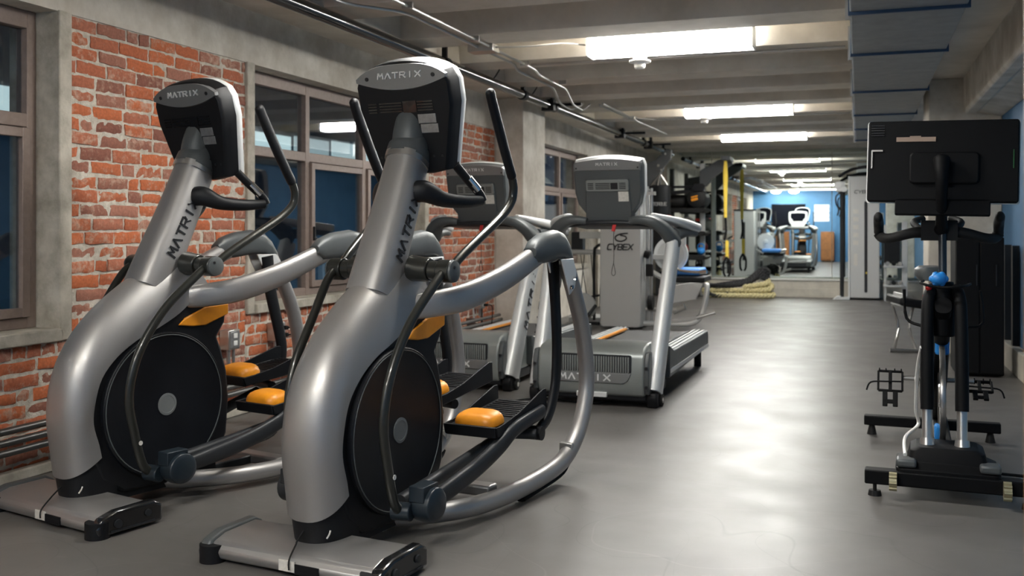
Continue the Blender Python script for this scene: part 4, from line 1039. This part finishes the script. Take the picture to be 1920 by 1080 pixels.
# cord from the bike
bm = B(); sweep(bm, [(-.28, .0, .01), (0, .0, .01), (.25, -.06, .01), (.5, -.05, .01)], .014, sub=6, seg=8)
o = obj('power_cord', bm, 'rubber'); o.location = (.66, 5.0, 0); tag(o, 'black power cord lying on the floor to the right of the bike', 'cord')
# black cabinet by the blue wall
t = thing('equipment_cabinet', 'tall plain black cabinet standing against the blue wall behind the bike', 'cabinet', (.865, 8.5, 0))
bm = B(); box(bm, -.17, .17, -.2, .25, .015, 1.07); cb = obj('cabinet_body', bm, 'shaded_black', t, bevel=.012)
bm = B(); box(bm, -.165, -.005, -.212, -.2, .03, 1.055); obj('door', bm, 'shaded_black', t, bevel=.003)
bm = B(); box(bm, .005, .165, -.212, -.2, .03, 1.055); obj('door', bm, 'shaded_black', t, bevel=.003)
bm = B(); box(bm, -.025, -.018, -.222, -.212, .70, .86); box(bm, .110, .117, -.222, -.212, .70, .86); obj('handle', bm, 'dark_grey', t)
# small bench in the aisle by the column
t = thing('weight_bench', 'small black padded bench on silver legs beyond the bike', 'bench', (.36, 9.9, 0), 12)
bm = B(); box(bm, -.13, .13, -.25, .3, .42, .50, Matrix.Rotation(R(8), 4, 'Y')); obj('seat_pad', bm, 'black', t, bevel=.02)
bm = B(); box(bm, -.17, -.14, -.24, .1, .40, .52, Matrix.Rotation(R(14), 4, 'Y')); obj('side_pad', bm, 'gym_grey', t, bevel=.008)
for a in (-.10, .09):
    bm = B(); sweep(bm, [(a, -.1, .43), (a * .5, -.12, .22), (a * 1.1, -.18, .02)], .028, sub=3, seg=10); obj('leg', bm, 'steel', t)
bm = B(); cyl(bm, (-.14, -.18, .02), (.14, -.18, .02), .018); obj('foot_tube', bm, 'steel', t)

# ================================================================== MIDDLE-GROUND MACHINES
# leg extension machine with its grey weight tower
t = thing('leg_extension_machine', 'grey weight machine with tall tower, round cam disc and blue seat behind the treadmill', 'weight machine', (0, 0, 0))
bm = B(); prism(bm, rrect(-2.795, -2.325, .02, 1.60, .04), 'y', 10.95, 11.02); tw = obj('weight_tower', bm, 'gym_grey', t, bevel=.01)
bm = B(); text(bm, 'CYBEX', frame_m((-2.565, 10.947, .93), (1, 0, 0), (0, 0, 1)), .062, .048, .012, .013, .004, shear=.2)
sweep(bm, [(-2.47, 10.946, 1.085), (-2.56, 10.946, 1.075), (-2.615, 10.946, 1.045), (-2.60, 10.946, 1.005), (-2.54, 10.946, .995), (-2.49, 10.946, 1.02), (-2.50, 10.946, 1.05), (-2.56, 10.946, 1.062)], .016, .004, sub=5, seg=8, up=(0, -1, 0)); obj('lettering', bm, 'letter_black', tw)
bm = B(); box(bm, -2.80, -2.32, 11.02, 11.45, .02, 1.57); obj('tower_side_cover', bm, 'gym_grey', t, bevel=.02)
bm = B(); box(bm, -2.60, -2.54, 11.45, 11.457, .4, 1.3); obj('stack_slot', bm, 'letter_black', t)
bm = B(); box(bm, -2.81, -2.31, 10.94, 11.46, 1.57, 1.60); obj('top_cap', bm, 'black', t, bevel=.008)
bm = B(); cyl(bm, (-2.29, 11.15, .05), (-2.29, 11.15, 1.62), .02); cyl(bm, (-2.24, 11.15, .05), (-2.24, 11.15, 1.60), .015); box(bm, -2.33, -2.2, 11.1, 11.2, 1.52, 1.56); obj('guide_rod', bm, 'steel', t)
bm = B(); cyl(bm, (-2.07, 11.42, .84), (-2.07, 11.46, .84), .20, seg=40); cyl(bm, (-2.07, 11.40, .84), (-2.07, 11.48, .84), .05); cam_d = obj('cam_disc', bm, 'silver_light', t, bevel=.006)
bm = B(); cyl(bm, (-2.07, 11.41, .84), (-2.07, 11.417, .84), .155, seg=40); obj('disc_face', bm, 'gym_grey', cam_d)
bm = B(); box(bm, -2.13, -1.72, 11.35, 11.85, .60, .68); obj('seat_cushion', bm, 'blue_vinyl', t, bevel=.025)
bm = B(); box(bm, -2.10, -1.65, 11.2, 11.75, .53, .59); obj('seat_base', bm, 'black', t, bevel=.015)
bm = B(); prism(bm, [(-2.16, .26), (-1.74, .34), (-1.66, .52), (-1.80, .53), (-2.16, .46)], 'y', 11.15, 11.2); obj('side_plate', bm, 'gym_grey', t, bevel=.006)
bm = B(); sweep(bm, [(-2.35, 11.1, .06, .06, .06), (-1.95, 11.1, .06, .06, .06), (-1.74, 11.12, .09, .06, .06), (-1.66, 11.15, .22, .06, .06), (-1.62, 11.2, .46, .06, .06), (-1.66, 11.25, .50, .06, .06), (-1.9, 11.4, .46, .06, .06)], sub=6, seg=14, power=2.6); obj('frame_tube', bm, 'gym_grey', t)
bm = B(); cyl(bm, (-1.72, 11.1, .14), (-1.52, 11.12, .20), .022); cyl(bm, (-2.30, 11.1, .22), (-1.95, 11.1, .22), .025); cyl(bm, (-2.0, 11.15, .20), (-1.86, 11.15, .26), .04); obj('foot_peg', bm, 'steel', t)
bm = B(); sweep(bm, [(-2.30, 11.3, .66), (-2.1, 11.3, .55), (-1.9, 11.25, .50), (-1.7, 11.25, .52)], .06, sub=4, seg=12); box(bm, -2.3, -2.0, 11.3, 11.36, .78, .84); box(bm, -2.05, -1.9, 11.3, 11.36, 1.02, 1.06); box(bm, -1.93, -1.88, 11.3, 11.36, .95, 1.05); obj('frame_arm', bm, 'gym_grey', t, bevel=.006)
bm = B(); sweep(bm, [(-2.03, 11.3, .82), (-2.0, 11.28, .72), (-1.92, 11.25, .66), (-1.70, 11.2, .645), (-1.66, 11.2, .64)], .032, sub=5, seg=12); cyl(bm, (-1.70, 11.2, .645), (-1.62, 11.18, .655), .025); obj('roller_arm', bm, 'chrome', t)
bm = B(); cyl(bm, (-2.3, 11.05, .86), (-2.24, 11.05, .84), .05); box(bm, -2.28, -2.2, 11.0, 11.06, .60, .74); cyl(bm, (-2.26, 11.05, .30), (-2.20, 11.05, .30), .085); obj('selector_knob', bm, 'rubber', t, bevel=.01)

# row machine against the pillar, seen through the treadmill frame
t = thing('cable_row_machine', 'dark framed cable machine by the pillar, seen between the treadmill uprights', 'weight machine', (0, 0, 0))
bm = B(); sweep(bm, [(-2.955, 11.3, .06), (-2.955, 11.3, .80), (-2.93, 11.3, .92), (-2.85, 11.3, .96)], .035, sub=5, seg=12, up=(0, 1, 0)); cyl(bm, (-3.2, 11.3, .30), (-2.85, 11.3, .36), .012); obj('frame_tube', bm, 'black', t)
bm = B(); cyl(bm, (-3.35, 11.35, .86), (-2.81, 11.35, .86), .03); box(bm, -3.15, -2.85, 11.35, 11.45, 1.02, 1.10); box(bm, -3.3, -2.85, 11.4, 11.9, .02, .08); obj('cross_bar', bm, 'gym_grey', t, bevel=.006)
bm = B(); lathe(bm, [(0, 11.25), (.15, 11.25), (.16, 11.27), (.15, 11.29), (0, 11.29)], (-3.08, 0, .22), 'y', 36); obj('wheel_guard', bm, 'gym_grey', t)
bm = B()
for x0, x1 in ((-3.15, -3.05), (-3.1, -3.16), (-3.02, -2.97), (-2.88, -2.92)): cyl(bm, (x0, 11.4, .84), (x1, 11.4, .2), .005, seg=6)
obj('cable', bm, 'gun', t)
bm = B(); sweep(bm, [(-2.92, 11.25, .24), (-2.98, 11.2, .15), (-3.05, 11.15, .05), (-2.85, 11.1, .04)], .04, sub=4, seg=10); obj('foot_plate', bm, 'dark_grey', t)
bm = B(); box(bm, -3.27, -3.13, 11.42, 11.56, .86, 1.10); obj('pulley_block', bm, 'dark_grey', t, bevel=.01)

# second weight tower farther on (seen in the mirror)
t = thing('weight_stack_machine', 'grey weight stack tower near the left wall before the storage rack', 'weight machine', (-3.22, 13.9, 0))
bm = B(); box(bm, -.24, .24, -.2, .16, .02, 1.50); tw = obj('weight_tower', bm, 'gym_grey', t, bevel=.03)
bm = B(); box(bm, -.03, .03, .16, .165, .4, 1.3); obj('stack_slot', bm, 'letter_black', tw)
bm = B(); box(bm, -.25, .25, -.21, .17, 1.50, 1.54); obj('top_cap', bm, 'black', t, bevel=.01)

# storage rack by the mirror
t = thing('storage_rack', 'dark steel training rack with shelves and angled arms in the back left corner', 'rack', (0, 0, 0))
for x, yy in ((-3.28, 15.3), (-3.28, 16.9), (-2.52, 16.9)):
    bm = B(); box(bm, x - .04, x + .04, yy - .04, yy + .04, 0, 2.25); obj('upright', bm, 'green_steel' if x < -3 else 'gym_grey', t, bevel=.005)
for z in (1.45, 1.07, .67, .40):
    bm = B(); prism(bm, [(-3.15, z + .03), (-2.40, z + .03), (-2.36, z), (-2.44, z - .05), (-3.15, z - .03)], 'y', 16.25, 16.85)
    obj('shelf', bm, 'rubber', t, bevel=.008)
bm = B(); cyl(bm, (-3.2, 16.3, 1.83), (-2.42, 16.3, 1.83), .02); prism(bm, [(-2.62, 1.80), (-2.55, 1.88), (-2.42, 1.88), (-2.38, 1.84), (-2.42, 1.76), (-2.55, 1.75)], 'y', 16.25, 16.33); prism(bm, [(-3.0, 1.76), (-2.5, 1.80), (-2.5, 1.74), (-2.9, 1.70)], 'y', 16.28, 16.33); obj('pull_up_bar', bm, 'black', t, bevel=.004)
bm = B(); prism(bm, [(-3.26, 1.75), (-3.26, 2.16), (-3.02, 2.19), (-2.82, 2.38), (-2.74, 2.36), (-2.76, 2.22), (-2.96, 1.98), (-3.10, 1.80)], 'y', 15.22, 15.30); obj('bag_arm', bm, 'green_steel', t, bevel=.008)
bm = B(); prism(bm, [(-2.56, 1.85), (-2.56, 2.12), (-2.25, 2.30), (-2.02, 2.34), (-2.02, 2.22), (-2.3, 2.02), (-2.45, 1.85)], 'y', 16.82, 16.90); box(bm, -2.14, -2.0, 16.33, 16.9, 2.26, 2.33); obj('strap_arm', bm, 'green_steel', t, bevel=.008)
bm = B()
for x, z in ((-2.84, 2.30), (-2.95, 2.12), (-2.9, 2.05)): cyl(bm, (x, 15.20, z), (x, 15.32, z), .02, seg=8)
obj('bolt', bm, 'chrome', t)
# hanging punch bag
t = thing('punching_bag', 'black punching bag with white lettering hanging from the rack arm', 'punching bag', (-2.94, 15.26, 0))
bm = B(); lathe(bm, [(0, .72), (.15, .72), (.168, .76), (.17, 1.1), (.17, 1.72), (.165, 1.80), (.12, 1.82), (0, 1.82)], (0, 0, 0), 'z', 32); bg = obj('bag_body', bm, M['blue_grey'] if False else 'black', t, ang=50)
bm = B(); Mz = frame_m((.035, -.172, 1.52), (1, 0, .0), (0, 0, 1)); text(bm, 'TORQUE', Mz, .045, .028, .007, .010, .006); obj('lettering', bm, 'letter_white', bg)
bm = B(); lathe(bm, [(.171, 1.29), (.173, 1.30), (.173, 1.335), (.171, 1.345)], (0, 0, 0), 'z', 32); obj('red_band', bm, 'red', bg)
bm = B()
for a in (30, 150, 270): cyl(bm, (.14 * math.cos(R(a)), .14 * math.sin(R(a)), 1.80), (0, 0, 2.0), .012, seg=8)
cyl(bm, (0, 0, 1.98), (.06, 0, 2.10), .02); obj('strap', bm, 'steel', t)
# things on the shelves
t = thing('medicine_ball', 'large black ball with an orange mark on the top shelf of the rack', 'medicine ball', (-2.53, 16.42, 1.48))
bm = B(); lathe(bm, [(0, -.14), (.12, -.14), (.15, -.12), (.155, 0), (.155, .42), (.12, .45), (0, .45)], (0, 0, .155), 'y', 28); mb_ = obj('ball_body', bm, 'rubber', t, ang=50)
bm = B(); box(bm, -.05, .06, -.146, -.14, .125, .165, Matrix.Rotation(R(-14), 4, 'Y')); box(bm, -.04, .07, -.146, -.14, .18, .20, Matrix.Rotation(R(-14), 4, 'Y')); obj('printed_mark', bm, 'orange', mb_)
bm = B(); lathe(bm, [(0, -.19), (.09, -.19), (.11, -.17), (.115, 0), (.11, .15), (.09, .17), (0, .17)], (0, 0, .115), 'x', 24)
o = obj('rolled_mat', bm, 'rubber', ang=50); o.location = (-2.90, 16.5, 1.48); tag(o, 'black rolled mat on the top shelf beside the orange marked ball', 'mat')
for (x, yy, z, r, m, lb) in ((-2.70, 16.5, 1.10, .12, 'sticker', 'pale grey ball on the second shelf of the rack'),
                        (-2.98, 16.5, 1.10, .11, 'black', 'black ball beside the pale ball on the second shelf'), (-2.78, 16.5, .70, .10, 'red', 'dark red ball on the third shelf of the rack')):
    bm = B(); ball(bm, (0, 0, 0), r); o = obj('exercise_ball', bm, m, ang=60); o.location = (x, yy, z + r); tag(o, lb, 'ball')
bm = B(); ball(bm, (0, 0, .07), .07, 1, 1, .9); sweep(bm, [(-.05, 0, .10), (-.045, 0, .17), (0, 0, .19), (.045, 0, .17), (.05, 0, .10)], .022, sub=4, seg=10, up=(0, 1, 0))
o = obj('kettlebell', bm, 'blue', ang=60); o.location = (-2.48, 16.45, .70); tag(o, 'bright blue kettlebell at the right end of the third shelf', 'kettlebell')
bm = B(); ball(bm, (0, 0, .07), .07, 1, 1, .9); sweep(bm, [(-.05, 0, .10), (-.045, 0, .17), (0, 0, .19), (.045, 0, .17), (.05, 0, .10)], .022, sub=4, seg=10, up=(0, 1, 0))
o = obj('kettlebell', bm, 'black', ang=60); o.location = (-2.52, 16.5, .43); tag(o, 'black kettlebell on the lowest shelf of the rack', 'kettlebell')
# suspension straps
def strap(x, y, label):
    t = thing('suspension_trainer', label, 'suspension trainer', (x, y, 0))
    bm = B(); sweep(bm, [(0, 0, 2.25, .05, .012), (0, 0, 2.0, .075, .012), (0, 0, 1.6, .055, .012), (0, 0, 1.32, .05, .012)], sub=4, seg=8, up=(0, 1, 0)); obj('webbing', bm, 'yellow', t)
    bm = B(); sweep(bm, [(0, 0, 1.32), (.01, 0, 1.10), (-.02, 0, .95)], .035, .012, sub=3, seg=8, up=(0, 1, 0)); sweep(bm, [(0, 0, 2.25), (0, 0, 2.31)], .02, sub=1, seg=8); obj('buckle_strap', bm, 'black', t)
    bm = B(); box(bm, .0, .05, -.01, .01, .66, .95); obj('webbing', bm, 'yellow', t)
    for s in (-1, 1):
        bm = B(); sweep(bm, [(.02, 0, .68), (.02 + s * .05, 0, .58), (.02 + s * .05, 0, .42), (.02 + s * .02, 0, .36)], .035, .03, sub=4, seg=8, up=(0, 1, 0)); obj('handle', bm, 'black', t)
strap(-2.07, 16.38, 'yellow and black suspension strap hanging in front of the mirror')

# battle ropes
t = thing('battle_rope', 'coiled cream rope lying on the floor under the mirror', 'rope', (-1.9, 16.62, 0))
def strand(bm, path, r, tw, sub=14):
    P = catmull(path, sub); n = len(P)
    for s3 in range(3):
        pts = []
        L = 0
        for i, p in enumerate(P):
            a = Vector(P[max(i - 1, 0)]); b = Vector(P[min(i + 1, n - 1)]); t_ = (b - a).normalized()
            if i: L += (Vector(P[i]) - Vector(P[i - 1])).length
            s = t_.cross(Vector((0, 0, 1))); s = s.normalized() if s.length > .01 else Vector((1, 0, 0)); u = s.cross(t_)
            ang = L * tw + s3 * 2 * PI / 3
            pts.append(Vector(p) + (s * math.cos(ang) + u * math.sin(ang)) * r * .62)
        sweep(bm, [tuple(q) for q in pts], r * .95, sub=1, seg=7)
bm = B()
strand(bm, [(-.55, .02, .20), (-.50, -.1, .06), (-.2, -.14, .045), (.2, -.14, .045), (.52, -.12, .05), (.56, .0, .06), (.4, .1, .05)], .045, 34)
strand(bm, [(-.45, -.02, .12), (-.1, -.05, .12), (.25, -.08, .13), (.5, -.06, .15), (.52, .05, .22), (.3, .1, .2)], .045, 34)
strand(bm, [(.1, -.06, .18), (.3, -.08, .21), (.47, -.04, .25), (.48, .06, .30)], .045, 34)
strand(bm, [(-.52, .05, .22), (-.58, .0, .32), (-.55, .1, .42), (-.5, .3, .30)], .035, 34)
obj('cream_coil', bm, 'cream_rope', t, ang=70)
bm = B()
for k in range(4):
    strand(bm, [(-.5, .0 + k * .04, .20 - k * .02), (-.35, -.06 + k * .04, .20), (-.1, -.05 + k * .03, .20 + k * .015), (.15, -.04 + k * .03, .24 + k * .02), (.33, -.03 + k * .03, .34 + k * .035), (.42, .0 + k * .03, .33 + k * .05), (.5, .03, .28 + k * .05)], .034, 40)
strand(bm, [(-.5, -.14, .10), (-.4, -.16, .05), (-.28, -.15, .04), (-.15, -.12, .08)], .03, 40)
obj('black_coil', bm, 'black_rope', t, ang=70)

# cable tower at the right end
t = thing('cable_tower', 'tall grey cable machine tower with a dark slot and small white placards', 'cable machine', (0, 0, 0))
bm = B(); prism(bm, rrect(-.15, .30, .03, 1.98, .012), 'y', 16.72, 17.05); tw = obj('tower_cover', bm, 'gym_grey', t, bevel=.012)
bm = B(); box(bm, -.175, -.15, 16.71, 17.05, .03, 1.98); obj('edge_trim', bm, 'silver_light', tw)
bm = B(); prism(bm, rrect(.07, .115, .12, 1.58, .02), 'y', 16.714, 16.722); obj('stack_slot', bm, 'letter_black', tw)
bm = B()
for k in range(5): box(bm, -.10, -.02, 16.714, 16.721, 1.38 - k * .125, 1.45 - k * .125)
box(bm, -.09, -.035, 16.714, 16.721, .55, .74); obj('placard', bm, 'sticker', tw)
bm = B(); text(bm, 'CYBEX', frame_m((.06, 16.716, 1.73), (1, 0, 0), (0, 0, 1)), .045, .045, .014, .009, .004, shear=.2); obj('lettering', bm, 'dark_grey', tw)
bm = B(); box(bm, .09, .11, 16.70, 16.715, .42, .45); obj('selector_pin', bm, 'yellow', tw)
bm = B(); cyl(bm, (-.27, 16.8, .04), (-.27, 16.8, 1.90), .032); obj('column', bm, 'dark_grey', t)
bm = B(); box(bm, -.36, -.15, 16.68, 16.95, .0, .04); prism(bm, [(-.42, .0), (-.36, .0), (-.28, .06), (-.34, .06)], 'y', 16.68, 16.76); obj('base_plate', bm, 'silver_light', t, bevel=.005)
bm = B(); cyl(bm, (-.33, 16.74, 1.84), (-.33, 16.78, 1.84), .06, seg=20); cyl(bm, (-.24, 16.74, 1.78), (-.24, 16.78, 1.78), .05, seg=20); box(bm, -.36, -.22, 16.75, 16.8, 1.74, 1.9); obj('pulley', bm, 'silver_light', t, bevel=.005)
bm = B(); sweep(bm, [(-.30, 16.72, 1.72), (-.36, 16.72, 1.66), (-.36, 16.72, 1.55), (-.32, 16.72, 1.45), (-.34, 16.72, 1.35)], .022, sub=5, seg=8); obj('rope_handle', bm, 'black_rope', t)
bm = B(); sweep(bm, [(-.32, 16.75, 1.98), (-.22, 16.72, 2.04), (-.05, 16.6, 2.10), (.25, 16.5, 2.12), (.6, 16.5, 2.10)], .05, sub=5, seg=12); sweep(bm, [(-.2, 16.8, 2.0), (.3, 16.8, 2.02), (.65, 16.7, 2.08)], .05, .03, sub=3, seg=12); obj('pull_up_bar', bm, 'black', t)
# dumbbell rack beside it
t = thing('dumbbell_rack', 'grey two tier rack of small dumbbells between the cable tower and column', 'rack', (.53, 16.55, 0))
bm = B(); box(bm, .09, .17, -.04, .04, 0, 1.25); box(bm, -.17, -.13, .1, .14, 0, 1.2); obj('upright', bm, 'gym_grey', t, bevel=.005)
for z in (.56, .26):
    bm = B(); box(bm, -.18, .12, -.1, .14, z - .03, z); obj('shelf', bm, 'gym_grey', t, bevel=.004)
bm = B(); box(bm, -.17, .06, .0, .1, .60, 1.05); obj('back_board', bm, 'black', t)
pos = [(-.12, .56), (-.03, .56), (.06, .56), (-.12, .26), (-.03, .26), (.06, .26)]
nm = [('left', 'upper'), ('middle', 'upper'), ('right', 'upper'), ('left', 'lower'), ('middle', 'lower'), ('right', 'lower')]
for (x, z), (a, b) in zip(pos, nm):
    bm = B(); cyl(bm, (0, -.09, .035), (0, -.04, .035), .034, seg=10); cyl(bm, (0, .02, .035), (0, .07, .035), .034, seg=10); cyl(bm, (0, -.05, .035), (0, .03, .035), .014, seg=10)
    o = obj('dumbbell', bm, 'chrome' if a != 'middle' else 'rubber'); o.location = (.53 + x, 16.55, z); tag(o, '%s dumbbell at the %s of the %s tier of the small rack' % ('silver' if a != 'middle' else 'black', a, b), 'dumbbell', 'dumbbells on the small rack')

# ================================================================== BEHIND THE CAMERA (seen in the mirror)
bm = B(); box(bm, -2.95, -1.80, -.99, -.94, 1.15, 2.02); tag(obj('wall_screen', bm, 'screen', bevel=.01), 'dark wall screen on the blue wall, seen in the mirror', 'screen')
bm = B(); prism(bm, rrect(-.42, .42, 0, 2.1, .005), 'y', -.995, -.97)
o = struct('door_1', bm, 'blue_wall'); o.location = (-1.17, .0, 0)
bm = B()
for k in range(4): box(bm, -1.50, -1.0, -.968, -.962, 1.86 - k * .15, 1.99 - k * .15)
tag(obj('notice_board', bm, 'paper'), 'white paper notices on the blue door, seen in the mirror', 'notice')
for x, lb in ((-2.55, 'wooden cabinet by the blue wall under the screen, seen in the mirror'), (-1.05, 'brown cabinet at the right by the blue wall, seen in the mirror')):
    t = thing('wooden_cabinet', lb, 'cabinet', (x, -.72, 0))
    bm = B(); box(bm, -.22, .22, -.2, .2, .05, 1.05); obj('cabinet_body', bm, 'wood', t, bevel=.006)
    bm = B(); box(bm, -.2, .2, .2, .215, .1, 1.0); obj('door', bm, 'wood', t, bevel=.006)
    bm = B(); box(bm, -.2, .2, -.18, .18, 0, .05); obj('plinth', bm, 'black', t)
for x, lb in ((-2.75, 'round glowing ceiling lamp at the left near the entrance'), (-2.15, 'round glowing ceiling lamp in the middle near the entrance')):
    t = thing('dome_lamp', lb, 'ceiling light', (x, -.35, 2.38), 0, 'round lamps near the entrance')
    bm = B(); lathe(bm, [(0, .11), (.17, .11), (.17, .08), (.0, .08)]); obj('lamp_base', bm, 'white', t)
    bm = B(); lathe(bm, [(0, 0), (.08, .008), (.14, .03), (.165, .06), (.165, .08), (0, .08)]); obj('lamp_dome', bm, 'dome', t, ang=60)
